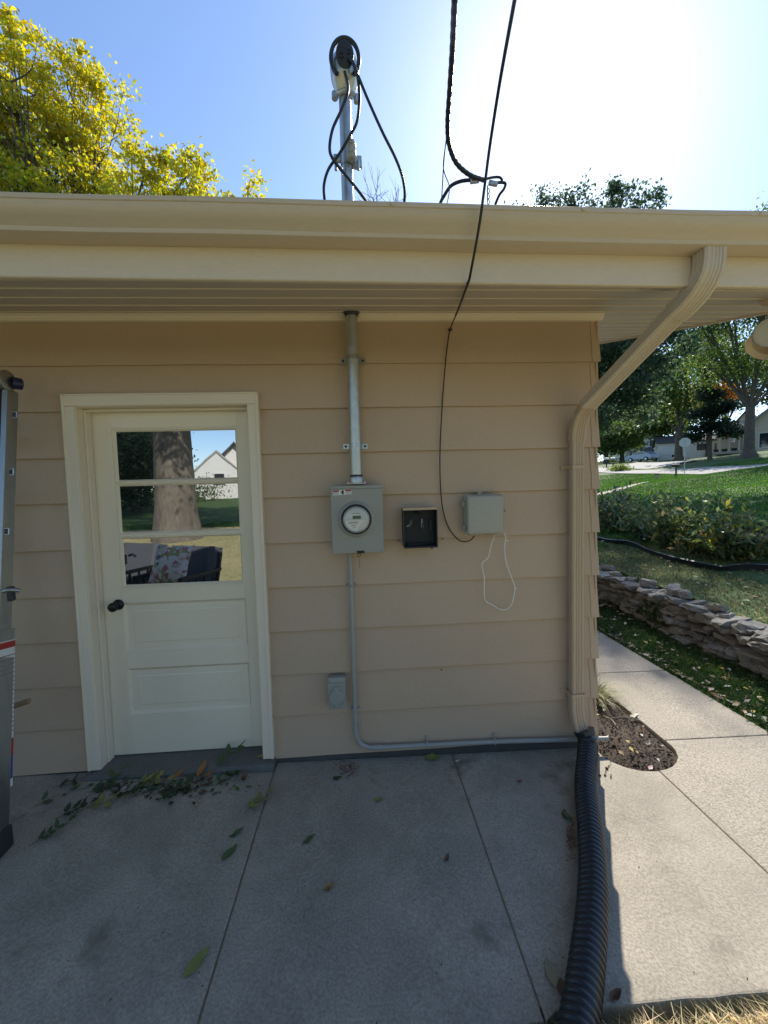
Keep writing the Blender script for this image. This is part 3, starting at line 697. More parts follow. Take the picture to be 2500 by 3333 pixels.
# conductors leaving the weatherhead
def cable(name, label, px, ys, r, m_=M_RUBBER, cat='cable', n=8, group=None, nsub=8):
    pts = [tuple(atY(x, y, yy)) for (x, y), yy in zip(px, ys)]
    mb = MB(); mb.tube(spline(pts, nsub), r, n=n)
    o = mb.build(name, m_, None, sm=70); return tag(o, label, cat, group)
cable('service_conductor', 'black conductor looping left from the weatherhead and crossing the mast', [(1122, 235), (1130, 262), (1132, 300), (1110, 360), (1083, 420), (1073, 480), (1082, 515), (1112, 555), (1150, 600), (1192, 655), (1200, 670)], [-0.15, -0.18, -0.2, -0.2, -0.19, -0.18, -0.17, -0.15, -0.13, -0.1, -0.05], 0.0078)
cable('service_conductor', 'black conductor dropping behind the insulator to the left of the mast', [(1135, 190), (1150, 205), (1164, 250), (1170, 320), (1162, 395), (1140, 440), (1105, 500), (1070, 550), (1055, 600), (1056, 645), (1060, 670)], [-0.14, -0.17, -0.18, -0.18, -0.17, -0.16, -0.145, -0.14, -0.13, -0.1, -0.05], 0.0078)
cable('service_conductor', 'black conductor hanging in a wide loop to the right of the mast', [(1128, 192), (1145, 200), (1165, 245), (1200, 330), (1245, 430), (1285, 510), (1308, 570), (1317, 620), (1316, 660), (1312, 690)], [-0.14, -0.17, -0.19, -0.18, -0.17, -0.15, -0.13, -0.1, -0.06, -0.02], 0.0078)
# overhead service drop with its wedge clamp
sdp = empty('service_drop', atY(1590, 585, -0.2), 'thick twisted service drop cable coming down over the roof', 'power line')
pts = [atY(1498, -320, -1.35), atY(1490, -160, -1.1), atY(1480, 0, -0.95), atY(1473, 150, -0.75), atY(1464, 290, -0.58), atY(1457, 400, -0.45), atY(1462, 470, -0.38), atY(1485, 530, -0.32), atY(1530, 570, -0.26), atY(1580, 588, -0.2)]
far = pts[0]+(pts[0]-pts[1])*8
mb = MB(); sp_ = spline([tuple(far)]+[tuple(p) for p in pts], 14)
rad = [0.0112+0.0008*math.sin(i*1.7) for i in range(len(sp_))]
mb.tube(sp_, rad, n=9); mb.build('twisted_cable', M_RUBBER, sdp, sm=70)
def sub(px, ys, r, name, m_=M_RUBBER):
    mb = MB(); mb.tube(spline([tuple(atY(x, y, yy)) for (x, y), yy in zip(px, ys)], 7), r, n=7); return mb.build(name, m_, sdp, sm=70)
sub([(1540, 585), (1500, 590), (1468, 605), (1447, 635), (1434, 660), (1428, 690)], [-0.22, -0.2, -0.18, -0.15, -0.1, -0.05], 0.009, 'tail')
sub([(1575, 585), (1600, 578), (1625, 577), (1634, 588), (1620, 596), (1595, 597)], [-0.2, -0.19, -0.18, -0.17, -0.17, -0.17], 0.0065, 'tail')
sub([(1600, 597), (1630, 594), (1645, 598), (1640, 615), (1625, 635), (1612, 665)], [-0.17, -0.16, -0.15, -0.14, -0.12, -0.08], 0.0075, 'tail')
sub([(1457, 420), (1447, 500), (1442, 570), (1438, 640), (1434, 690)], [-0.42, -0.38, -0.33, -0.25, -0.15], 0.0028, 'thin_wire')
sub([(1457, 430), (1444, 520), (1446, 560), (1462, 605), (1460, 640), (1448, 690)], [-0.41, -0.37, -0.33, -0.26, -0.2, -0.12], 0.0025, 'thin_wire')
c = atY(1545, 586, -0.215)
mb = MB(); mb.obox(c, (0.05, 0.022, 0.03), Matrix.Rotation(R(-8), 3, 'Y'), 0.004); mb.build('wedge_clamp', M_GALV, sdp); c2 = atY(1605, 597, -0.17); mb = MB(); mb.obox(c2, (0.05, 0.02, 0.024), Matrix.Rotation(R(10), 3, 'Y'), 0.004)
mb.build('wedge_clamp', M_GALV, sdp)
mb = MB()
for i in range(6):
    p = atY(1588+2.5*(i % 2)-1, 612+i*9, -0.16+0.01*i); ax = (0.2, 1, 0.1) if i % 2 else (1, 0.2, 0.1)
    q = [Vector(tuple(p))+Vector((0.008*math.cos(a)*(1 if i % 2 else 0.2), 0.008*math.cos(a)*(0.2 if i % 2 else 1), 0.013*math.sin(a))) for a in np.linspace(0, 2*math.pi, 10)]
    mb.tube(q, 0.0022, n=5, cap=False)
mb.build('chain', M_DARK, sdp)
# thin telephone cable: overhead, in front of the gutter, to the wall and down
tc_px = [(1728, -330), (1700, -150), (1675, 0), (1628, 260), (1595, 470), (1578, 600), (1562, 720), (1543, 830), (1528, 908), (1523, 922), (1500, 985), (1478, 1040), (1466, 1068), (1462, 1085), (1452, 1160), (1442, 1280), (1435, 1400), (1432, 1500), (1435, 1600), (1444, 1670), (1462, 1720), (1490, 1755), (1512, 1763), (1533, 1757), (1545, 1742)]
tc_y = [-1.75, -1.55, -1.4, -1.18, -1.03, -0.95, -0.885, -0.82, -0.765, -0.742, -0.42, -0.14, -0.018, -0.012, -0.010, -0.010, -0.012, -0.012, -0.012, -0.014, -0.016, -0.02, -0.025, -0.03, -0.04]
P = [tuple(atY(x, y, yy)) for (x, y), yy in zip(tc_px, tc_y)]
P = [tuple(np.array(P[0])+(np.array(P[0])-np.array(P[1]))*10)]+P
mb = MB(); S_ = []
for i in range(len(P)-1): S_ += [tuple(np.array(P[i])*(1-t)+np.array(P[i+1])*t) for t in (0, 0.5)]
S_ = spline(P[:9], 5)[:-1]+[P[9], P[10]]+spline(P[11:], 6)
mb.tube(S_, [0.0052 if i < len(spline(P[:9], 5))+6 else 0.0036 for i in range(len(S_))], n=7)
o = tag(mb.build('telephone_cable', M_RUBBER, None, sm=70), 'thin black cable crossing the gutter and hanging down the wall to the telephone box', 'cable')
c = atY(1466, 1072, -0.012)
mb = MB(); mb.box(c[0]-0.012, c[0]+0.012, -0.014, 0.0, c[2]-0.006, c[2]+0.006, 0.002); o = mb.build('cable_clip', M_DARK, None); tag(o, 'small dark clip holding the black cable just under the eave trim', 'clip')

# electric meter
em = empty('electric_meter', (-0.018, -0.06, 1.31), 'grey electric meter box with round glass meter beside the open box', 'electric meter')
x0, x1, z0, z1 = -0.166, 0.130, 1.311, 1.698
mb = MB(); mb.box(x0, x1, -0.118, 0.004, z0, z1-0.004, 0.003, 2); mb.build('enclosure', M_METER, em, sm=30)
mb = MB(); mb.box(x0-0.003, x1+0.003, -0.1255, 0.003, z1-0.018, z1, 0.003, 2); mb.build('rain_lip', M_METER, em, sm=30)
mb = MB(); mb.box(x0+0.002, x1-0.002, -0.1235, -0.1175, z0+0.001, z1-0.0185, 0.002); cov = mb.build('cover', M_METER, em)
mc = atY(1160, 1690, -0.13); cx, cz = float(mc[0]), float(mc[2])
mb = MB(); mb.lathe([(0.104, 0.0), (0.102, 0.006), (0.095, 0.012), (0.092, 0.013), (0.090, 0.020), (0.0865, 0.0205), (0.0855, 0.012), (0.0855, 0.0)], (cx, -0.1235, cz), (0, -1, 0), 48, cap0=False, cap1=False); mb.build('sealing_ring', M_METER, em, sm=35)
mb = MB(); mb.lathe([(0.0855, 0.0), (0.0855, 0.016), (0.077, 0.019), (0.077, 0.004), (0.0001, 0.004)], (cx, -0.1235, cz), (0, -1, 0), 40, cap0=False, cap1=False); mtr = mb.build('black_collar', M_DARK, em, sm=35)
mb = MB(); mb.lathe([(0.0740, 0.006), (0.0735, 0.040), (0.066, 0.044)], (cx, -0.1235, cz), (0, -1, 0), 40, cap0=False, cap1=True); mb.build('meter_body', mat('meter_inner_grey', (0.42, 0.43, 0.42), rough=0.4, scale=9), em, sm=35)
fy = -0.1235-0.0446
mb = MB(); mb.lathe([(0.0655, 0.0), (0.0655, 0.0022)], (cx, fy, cz), (0, -1, 0), 40); dial = mb.build('dial_face', mat('meter_face_grey', (0.60, 0.61, 0.58), (0.55, 0.56, 0.54), rough=0.35, scale=9), em, sm=30)
mb = MB()                                     # white name plate: lower part, cut by a curve
th = np.linspace(math.pi, math.pi*1.53, 16)
poly = [(cx+0.063*math.cos(a), fy-0.0032, cz-0.002+0.063*math.sin(a)*0.985) for a in th]+[(cx+0.012, fy-0.0032, cz-0.045), (cx+0.025, fy-0.0032, cz-0.025), (cx+0.052, fy-0.0032, cz-0.003), (cx-0.062, fy-0.0032, cz-0.003)]
mb.prism(poly, (0, 0.0009, 0)); mb.build('name_plate', M_WHITE, dial)
mb = MB(); mb.box(cx-0.020, cx+0.026, fy-0.0036, fy-0.0023, cz+0.004, cz+0.024); mb.build('display', mat('lcd', (0.16, 0.17, 0.13), rough=0.2, scale=30), dial)
mb = MB()
for i, xx in enumerate((-0.016, -0.007, 0.004, 0.013, 0.020)): mb.box(cx+xx, cx+xx+0.004, fy-0.0042, fy-0.0037, cz+0.008, cz+0.020)
mb.box(cx-0.018, cx+0.022, fy-0.0036, fy-0.0024, cz+0.034, cz+0.036)
mb.box(cx-0.045, cx+0.010, fy-0.0040, fy-0.0033, cz-0.0195, cz-0.0155)
for i in range(7): mb.box(cx-0.045+i*0.008, cx-0.040+i*0.008, fy-0.0040, fy-0.0033, cz-0.0115, cz-0.0095)
for i in range(3): mb.box(cx-0.028+i*0.009, cx-0.022+i*0.009, fy-0.0040, fy-0.0033, cz-0.034, cz-0.030)
mb.box(cx-0.020, cx-0.006, fy-0.0040, fy-0.0033, cz-0.0455, cz-0.0425)
mb.build('printing', M_INK, dial)
mb = MB(); mb.lathe([(0.0765, 0.004), (0.0765, 0.070), (0.074, 0.080), (0.067, 0.088), (0.05, 0.0915), (0.025, 0.093), (0.0005, 0.0935)], (cx, -0.1235, cz), (0, -1, 0), 40, cap0=False, cap1=False); mb.build('glass_dome', M_CLEAR, em, sm=60)
# warning sticker
s0 = atY(1084, 1605, -0.124); s1 = atY(1144, 1600, -0.124); sz = 0.0125
rot = Matrix.Rotation(-math.atan2(s1[2]-s0[2], s1[0]-s0[0]), 3, 'Y'); sc = (s0+s1)/2; sw = float(np.hypot(s1[0]-s0[0], s1[2]-s0[2]))
def onst(mb, ux, uz, w, h, y): mb.obox(Vector(tuple(sc))+rot @ Vector((ux, y, uz)), (w, 0.0006, h), rot)
mb = MB(); onst(mb, 0, 0, sw, 0.028, -0.0002); st = mb.build('warning_sticker', M_WHITE, em)
mb = MB(); onst(mb, -sw*0.335, 0.0085, sw*0.32, 0.009, -0.0007); onst(mb, sw*0.33, 0.0085, sw*0.32, 0.009, -0.0007); mb.build('red_band', M_RED, st)
mb = MB()
for sx in (-1, 1):
    for i in range(3): onst(mb, sx*sw*0.33-0.004*(i % 2), 0.0005-i*0.0045, sw*0.26, 0.0016, -0.0007)
mb.build('small_print', M_INKG, st)
mb = MB(); onst(mb, sw*0.03, 0.001, 0.011, 0.016, -0.0007); onst(mb, sw*0.03, -0.008, 0.008, 0.008, -0.0007); onst(mb, -sw*0.05, 0.003, 0.010, 0.0025, -0.0007); onst(mb, -sw*0.03, -0.002, 0.003, 0.009, -0.0007); onst(mb, sw*0.055, 0.008, 0.003, 0.009, -0.0009); onst(mb, sw*0.03, 0.008, 0.003, 0.006, -0.0009)
mb.build('hand_pictogram', M_INK, st)
# latch, seal ring, chain of tags
lc = atY(1172, 1796, -0.124)
mb = MB(); mb.box(lc[0]-0.018, lc[0]+0.026, -0.131, -0.1225, lc[2]-0.008, lc[2]+0.006, 0.002); mb.box(lc[0]-0.012, lc[0]+0.008, -0.134, -0.1305, lc[2]-0.004, lc[2]+0.002, 0.001); mb.lathe([(0.004, 0), (0.004, 0.006)], (lc[0]+0.018, -0.131, lc[2]), (0, -1, 0), 8)
mb.tube([(lc[0]-0.007+0.009*math.cos(a), -0.128, lc[2]-0.018+0.010*math.sin(a)) for a in np.linspace(0, 2*math.pi, 14)], 0.002, n=5, cap=False)
mb.build('latch', M_DARK, em)
mb = MB()
for i in range(4): mb.box(lc[0]-0.009+0.001*i, lc[0]-0.004+0.001*i, -0.127, -0.1262, lc[2]-0.052-i*0.014, lc[2]-0.040-i*0.014)
mb.build('seal_tag', M_INKG, em)
mb = MB()                                      # pressed mark on the cover
for i, (a, b, w_, h_) in enumerate(((-0.030, 0.010, 0.006, 0.022), (-0.012, 0.016, 0.006, 0.016), (0.006, 0.010, 0.006, 0.024), (0.020, 0.012, 0.006, 0.018), (-0.005, -0.012, 0.07, 0.003), (-0.005, 0.0, 0.03, 0.003))):
    q = atY(1165, 1768, -0.124); mb.box(q[0]+a-w_/2, q[0]+a+w_/2, -0.1242, -0.1234, q[2]+b-h_/2, q[2]+b+h_/2)
mb.build('pressed_mark', mat('worn_enamel', (0.36, 0.375, 0.37), rough=0.5, scale=30, mix=0.9), em)

# small conduit from the meter to the corner
tcx = -0.068; cy_ = -0.028
wc = empty('grey_conduit', (tcx, cy_, 0.2), 'thin grey conduit running down from the meter and along the wall foot', 'conduit')
zh = 0.090
path = [(tcx-0.002, -0.045, 1.32), (tcx-0.002, -0.034, 1.25), (tcx, cy_, 1.15), (tcx, cy_, 0.30)]+arc((tcx, cy_, 0.205), (tcx, cy_, zh), (0.05, cy_, zh-0.001), 12)
path += [(0.4, cy_, zh-0.007), (0.85, cy_, zh-0.016), (1.35, cy_, zh-0.036), (1.50, cy_, zh-0.042), (1.535, cy_, zh-0.043)]
mb = MB(); mb.tube(path, 0.0135, n=14); mb.build('pipe', M_PVC, wc, sm=60)
mb = MB(); mb.tube([(tcx, cy_, 0.245), (tcx, cy_, 0.200)], 0.0165, n=14); mb.tube([(0.035, cy_, zh-0.0005), (0.085, cy_, zh-0.0016)], 0.0165, n=14); mb.build('coupling', M_PVC, wc, sm=50)
def strap(x, z, horiz):
    mb = MB()
    if horiz:
        mb.tube([(x, 0.0, z+0.034), (x, -0.006, z+0.018), (x, cy_-0.003, z+0.016), (x, cy_-0.0155, z), (x, cy_-0.003, z-0.016), (x, -0.004, z-0.019)], 0.006, n=4)
        mb.box(x-0.007, x+0.007, -0.004, 0.002, z+0.014, z+0.042, 0.001); mb.lathe([(0.005, 0), (0.004, 0.003)], (x, -0.004, z+0.033), (0, -1, 0), 7)
    else:
        mb.tube([(x-0.03, -0.003, z), (x-0.017, -0.006, z), (x-0.016, cy_-0.004, z), (x, cy_-0.0155, z), (x+0.016, cy_-0.004, z), (x+0.017, -0.006, z), (x+0.03, -0.003, z)], 0.006, n=4)
        for s_ in (-1, 1): mb.lathe([(0.006, 0), (0.004, 0.004)], (x+s_*0.026, -0.004, z), (0, -1, 0), 7)
    mb.build('strap', M_PVC, wc)
strap(tcx, 1.105, False); strap(tcx, 0.337, False); strap(0.369, zh-0.006, True); strap(0.800, zh-0.015, True)

# open box with cut wires
ob = empty('open_junction_box', (0.35, -0.04, 1.33), 'open dark junction box with cut wires, its cover missing', 'junction box')
x0, x1, z0, z1 = 0.250, 0.447, 1.330, 1.558
mb = MB()
mb.box(x0, x1, -0.006, -0.0005, z0, z1); mb.box(x0, x0+0.004, -0.084, -0.0065, z0, z1); mb.box(x1-0.004, x1, -0.084, -0.0065, z0, z1); mb.box(x0+0.0045, x1-0.0045, -0.084, -0.0065, z0, z0+0.004); mb.box(x0+0.0045, x1-0.0045, -0.084, -0.0065, z1-0.004, z1)
mb.build('box_shell', mat('dark_inner_paint', (0.022, 0.024, 0.030), (0.010, 0.011, 0.014), rough=0.6, scale=14, mix=0.7, spots=(20, 0.68, (0.06, 0.05, 0.04))), ob)
mb = MB(); mb.box(x0-0.003, x1+0.003, -0.089, -0.0845, z1-0.012, z1+0.003, 0.001); mb.build('top_rim', M_SIDING, ob)
mb = MB(); mb.box(x0-0.003, x0+0.003, -0.0886, -0.0845, z0+0.002, z1-0.0125); mb.box(x1-0.003, x1+0.003, -0.0886, -0.0845, z0+0.002, z1-0.0125); mb.box(x0-0.002, x1+0.002, -0.096, -0.085, z0-0.006, z0+0.001, 0.001); mb.build('side_rim', M_DARK, ob)
mb = MB(); mb.box(x1-0.034, x1-0.014, -0.020, -0.0062, z0+0.085, z0+0.150, 0.002); mb.box(x0+0.02, x1-0.03, -0.030, -0.006, z0+0.004, z0+0.014, 0.002); mb.build('inner_bracket', M_DARK, ob)
def wire(pts, r, m_, name='wire'):
    mb = MB(); mb.tube(spline([(x0+a, b, z0+c_) for a, b, c_ in pts], 6), r, n=6); mb.build(name, m_, ob, sm=70)
wire([(0.085, -0.01, 0.205), (0.080, -0.035, 0.195), (0.062, -0.05, 0.17), (0.048, -0.055, 0.145), (0.034, -0.058, 0.128)], 0.0045, M_DARK)
wire([(0.090, -0.01, 0.20), (0.105, -0.04, 0.19), (0.115, -0.05, 0.165), (0.118, -0.055, 0.13), (0.116, -0.05, 0.09)], 0.0045, M_DARK)
M_STRAND = mat('bare_wire_strands', (0.45, 0.44, 0.42), rough=0.4, metal=0.6, scale=40)
for d in (-0.005, 0, 0.005): wire([(0.052+d*0.4, -0.056, 0.155), (0.042+d, -0.058, 0.135), (0.026+d*1.6, -0.06, 0.118)], 0.0016, M_STRAND, 'strand')
for d in (-0.004, 0.003): wire([(0.112+d*0.3, -0.056, 0.160), (0.113+d, -0.058, 0.140), (0.116+d*2, -0.056, 0.112)], 0.0016, M_STRAND, 'strand')
mb = MB(); mb.box(x1+0.003, x1+0.016, -0.020, -0.002, z0+0.012, z0+0.020, 0.001); mb.box(x0+0.16, x0+0.17, -0.088, -0.07, z0-0.014, z0-0.006, 0.001); mb.build('bent_tab', M_RUST, ob)
for (px, py, lab) in ((1297, 1760, 'dark screw stub in the siding left of the open box'), (1441, 1754, 'dark screw stub in the siding right of the open box')):
    c = atY(px, py, -0.004); mb = MB(); mb.lathe([(0.004, 0), (0.004, 0.006), (0.002, 0.008)], (c[0], 0.002, c[2]), (0, -1, 0), 7); tag(mb.build('screw_stub', M_DARK, None), lab, 'screw')

# telephone box
tb = empty('telephone_box', (0.74, -0.05, 1.39), 'weathered grey telephone box with side hinges and hanging white string', 'utility box')
x0, x1, z0, z1 = 0.625, 0.845, 1.392, 1.622
mb = MB(); mb.box(x0+0.004, x1-0.004, -0.045, 0.002, z0+0.004, z1-0.004, 0.006, 2); mb.build('base', M_TEL, tb, sm=35)
mb = MB(); mb.box(x0, x1, -0.100, -0.0455, z0, z1, 0.016, 4); mb.build('lid', M_TEL, tb, sm=40)
mb = MB(); mb.box(x0-0.004, x1+0.003, -0.056, -0.0458, z0-0.004, z1+0.003, 0.004, 2); mb.build('lid_flange', M_TEL, tb, sm=35)
for z in (z0+0.035, z1-0.05):
    mb = MB(); mb.box(x0-0.016, x0-0.003, -0.062, -0.035, z-0.018, z+0.018, 0.003); mb.box(x0-0.012, x0-0.006, -0.066, -0.0615, z-0.01, z+0.01, 0.001); mb.build('hinge', M_TEL, tb)
mb = MB(); mb.box(0.715, 0.742, -0.014, 0.0, z1-0.002, z1+0.020, 0.002); mb.box(0.722, 0.750, -0.014, 0.0, z0-0.020, z0+0.002, 0.002); mb.box(x0+0.025, x0+0.10, -0.045, -0.01, z0-0.012, z0+0.003, 0.003); mb.box(x0+0.155, x0+0.195, -0.045, -0.01, z0-0.012, z0+0.003, 0.003)
mb.build('mounting_tab', M_TEL, tb)
kx = atY(1650, 1662, -0.06)
mb = MB(); mb.box(x1-0.002, x1+0.010, -0.062, -0.050, kx[2]-0.008, kx[2]+0.012, 0.002); mb.tube([(x1+0.013+0.007*math.cos(a), -0.058, kx[2]+0.007*math.sin(a)) for a in np.linspace(0, 2*math.pi, 12)], 0.002, n=5, cap=False); mb.build('lock_ring', M_DARK, tb)
sp_px = [(1612, 1742), (1600, 1770), (1592, 1805), (1586, 1818), (1570, 1832), (1570, 1850), (1577, 1882), (1576, 1920), (1578, 1948), (1585, 1960), (1602, 1968), (1622, 1981), (1640, 1985), (1655, 1979), (1667, 1962), (1675, 1925), (1675, 1908), (1665, 1880), (1650, 1840), (1643, 1800), (1643, 1770), (1646, 1752), (1642, 1735)]
P = [tuple(atY(x, y, -0.030+0.010*math.sin(i*0.8))) for i, (x, y) in enumerate(sp_px)]
mb = MB(); mb.tube(spline(P, 5), 0.0031, n=6); st_ = tag(mb.build('string_loop', M_STRING, None, sm=70), 'white string looping below the telephone box with small knots', 'string')
for px, py in ((1650, 1760), (1577, 1883), (1585, 1960), (1679, 1915)):
    c = atY(px, py, -0.032); mb = MB(); mb.obox(c, (0.008, 0.006, 0.009), Matrix.Rotation(R(20), 3, 'Y'), 0.0015); mb.build('knot', M_STRING, st_)

# outlet box with round lid
oo = empty('outlet_box', (-0.17, -0.03, 0.37), 'grey weatherproof outlet box with round flip lid low on the wall', 'outlet')
x0, x1, z0, z1 = -0.223, -0.119, 0.366, 0.552
mb = MB(); mb.box(x0, x1, -0.052, 0.002, z0, z1, 0.005, 2); mb.build('box', M_METER, oo, sm=35)
mb = MB(); mb.box(x0-0.001, x1+0.001, -0.060, -0.0525, z0-0.001, z1-0.026, 0.002); mb.build('cover_plate', M_METER, oo)
ox, oz = (x0+x1)/2-0.002, z0+0.072
mb = MB(); mb.lathe([(0.047, 0), (0.047, 0.010), (0.043, 0.014), (0.0005, 0.0155)], (ox, -0.0602, oz), (0, -1, 0), 32, cap1=False); mb.box(ox-0.014, ox+0.014, -0.0765, -0.0612, oz-0.062, oz-0.042, 0.002); mb.build('round_lid', M_METER, oo, sm=35)
mb = MB(); mb.tube([(ox-0.02, -0.066, oz+0.052), (ox+0.02, -0.066, oz+0.052)], 0.006, n=8); mb.box(ox-0.016, ox+0.016, -0.069, -0.0605, oz+0.040, oz+0.066, 0.002); mb.build('hinge', M_METER, oo, sm=40)
mb = MB(); mb.lathe([(0.004, 0), (0.003, 0.003)], (ox+0.005, -0.0602, z0+0.006), (0, -1, 0), 8); mb.build('screw', M_GALV, oo)

# flood light under the rake
fl = empty('flood_light', (2.50, -0.12, 2.66), 'tan twin flood light hanging under the roof edge', 'lamp')
bx = atZ(2497, 974, SP(-0.1)); y_ = float(bx[1]); 
for _ in range(6):
    bx = atZ(2500, 974, SP(float(bx[1])))
B0 = np.array(bx); 
mb = MB(); mb.lathe([(0.062, 0), (0.060, 0.012), (0.03, 0.028), (0.018, 0.032)], B0+np.array([0.02, 0, 0]), (0.0, 0.24, -0.97), 24); mb.build('base_plate', M_GUTTER, fl, sm=40)
h1 = atY(2490, 1010, B0[1]-0.01); h2 = atY(2512, 1080, B0[1]-0.10)
mb = MB(); mb.tube(spline([tuple(B0+np.array([0.02, 0, -0.02])), tuple(B0+np.array([0.022, -0.005, -0.05])), tuple(h1+np.array([0.03, 0, -0.03]))], 4), 0.014, n=10); mb.build('arm', M_GUTTER, fl, sm=60)
ax = Vector(tuple(unit(CAM+np.array([0.5, 0.1, -0.3])-h2)))
mb = MB(); mb.lathe([(0.028, -0.15), (0.034, -0.13), (0.036, -0.10), (0.062, -0.05), (0.070, -0.01), (0.072, 0.0)], h2, ax, 28, cap1=False); mb.build('lamp_head', M_GUTTER, fl, sm=50)
mb = MB(); mb.lathe([(0.0715, -0.003), (0.070, 0.004), (0.066, 0.005), (0.05, 0.001), (0.001, -0.003)], h2, ax, 28, cap0=False, cap1=False); mb.build('lens', M_GLASSB, fl, sm=60)
h3 = atY(2478, 1118, B0[1]-0.02)
mb = MB(); mb.lathe([(0.024, -0.17), (0.030, -0.15), (0.034, -0.12), (0.075, -0.03), (0.092, 0.0), (0.090, 0.003), (0.07, -0.02)], h3+np.array([0.03, 0, -0.012]), (-0.55, -0.1, -0.62), 28, cap1=False); mb.build('lamp_head', M_GUTTER, fl, sm=50)

# ladder at the left edge
lad = empty('ladder', atG(20, 2790), 'folded aluminium ladder with black foot and blue cap at the left edge', 'ladder')
topP = atY(15, 1250, -0.16); botP = atG(10, 2760)
def rail(mb, a, b, w, d, off):
    a = np.array(a, float)+off; b = np.array(b, float)+off
    prof = [(-w/2, -d/2), (w/2, -d/2), (w/2, -d/2+0.004), (-w/2+0.004, -d/2+0.004), (-w/2+0.004, d/2-0.004), (w/2, d/2-0.004), (w/2, d/2), (-w/2, d/2)]
    mb.tube([tuple(a), tuple(b)], 1.0, prof=prof, up=(1, 0, 0))
T1 = atY(34, 1270, -0.15); T2 = atY(14, 1890, -0.40); T3 = atG(2, 2780)
topR, midR, botR = np.array(T1), np.array(T2), np.array(T3)
dirL = unit((topR-botR)[None])[0]
midR = botR+dirL*((1.05-botR[2])/dirL[2]); 
off0 = np.zeros(3)
def box_between(mb, a, b, w, d, bev=0.002):
    a, b = Vector(tuple(a)), Vector(tuple(b)); t = (b-a); L_ = t.length; t.normalize()
    u = Vector((1, 0, 0)); u = (u-t*u.dot(t)).normalized(); v = t.cross(u)
    M3 = Matrix((u, v, t)).transposed(); mb.obox((a+b)/2, (w, d, L_), M3, bev)
mb = MB(); box_between(mb, botR+np.array([-0.012, 0, 0.10]), topR, 0.026, 0.070); mb.build('rail', M_ALU, lad)
mb = MB(); box_between(mb, botR+np.array([-0.050, -0.01, 0.06]), topR+np.array([-0.050, -0.012, 0.03]), 0.030, 0.072); mb.build('rail', M_ALU, lad)
mb = MB(); box_between(mb, botR+np.array([-0.036, -0.006, 0.10]), botR+dirL*1.02+np.array([-0.036, -0.006, 0]), 0.094, 0.096); mb.build('lower_rail', M_ALU, lad)
# rung sockets seen as square holes with pressed rims
nrm = unit(np.cross(dirL, np.array([1, 0, 0]))[None])[0]
if nrm[1] > 0: nrm = -nrm
for i, (px, py) in enumerate(((48, 1350), (37, 1536), (22, 1730))):
    d_ = ray(px, py); 
    s_ = ((topR+nrm*0.036-CAM)@nrm)/(d_@nrm); c = CAM+d_*s_
    mb = MB(); u = Vector((1, 0, 0)); t = Vector(tuple(dirL)); v = t.cross(u); M3 = Matrix((u, v, t)).transposed()
    mb.obox(c, (0.024, 0.006, 0.036), M3, 0.003); rim = mb.build('rung_socket', M_GALV, lad)
    mb = MB(); mb.obox(c+nrm*0.0036, (0.015, 0.002, 0.026), M3); mb.build('rung_hole', M_INK, rim)
for f_ in (0.12, 0.27, 0.42, 0.60, 0.76, 0.90):
    p = botR+dirL*f_*np.linalg.norm(topR-botR)
    mb = MB(); mb.tube([tuple(p+np.array([-0.06, -0.01, 0])), tuple(p+np.array([-0.46, -0.01, 0]))], 0.016, n=10); mb.build('rung', M_ALU, lad, sm=60)
mb = MB(); box_between(mb, botR+np.array([-0.46, 0, 0.08]), topR+np.array([-0.46, 0, 0]), 0.026, 0.070); mb.build('rail', M_ALU, lad)
hc = atY(22, 1238, -0.18)
mb = MB(); mb.lathe([(0.045, -0.03), (0.052, -0.026), (0.052, 0.026), (0.045, 0.03)], hc+np.array([-0.02, 0.0, 0.0]), (1, 0, 0), 24); mb.build('hinge_plate', M_ALU, lad, sm=40)
b0 = atY(40, 1246, -0.16); b1 = atY(76, 1252, -0.13)
mb = MB(); mb.tube([tuple(b0), tuple(b0*0.15+b1*0.85), tuple(b1)], [0.031, 0.030, 0.022], n=18); mb.build('blue_end_cap', M_BLUE, lad, sm=40)
lk0 = atY(12, 1925, -0.40); lk1 = atY(64, 1922, -0.38)
mb = MB(); mb.tube(spline([tuple(lk0), tuple(lk0*0.5+lk1*0.5+np.array([0, -0.01, 0.008])), tuple(lk1)], 4), 0.010, n=8); mb.build('locking_pin', M_ALU, lad, sm=50)
mb = MB(); c = atY(33, 1930, -0.36); mb.box(c[0]-0.012, c[0]+0.012, c[1]-0.01, c[1]+0.02, c[2]-0.04, c[2]+0.03, 0.004); mb.build('lock_housing', M_DARK, lad)
fp = botR; mb = MB(); mb.box(fp[0]-0.05, fp[0]+0.024, fp[1]-0.055, fp[1]+0.05, fp[2]+0.0, fp[2]+0.11, 0.012, 2); mb.lathe([(0.006, 0), (0.004, 0.004)], (fp[0]+0.005, fp[1]-0.055, fp[2]+0.07), (0, -1, 0), 8); mb.build('rubber_foot', M_DARK, lad, sm=40)
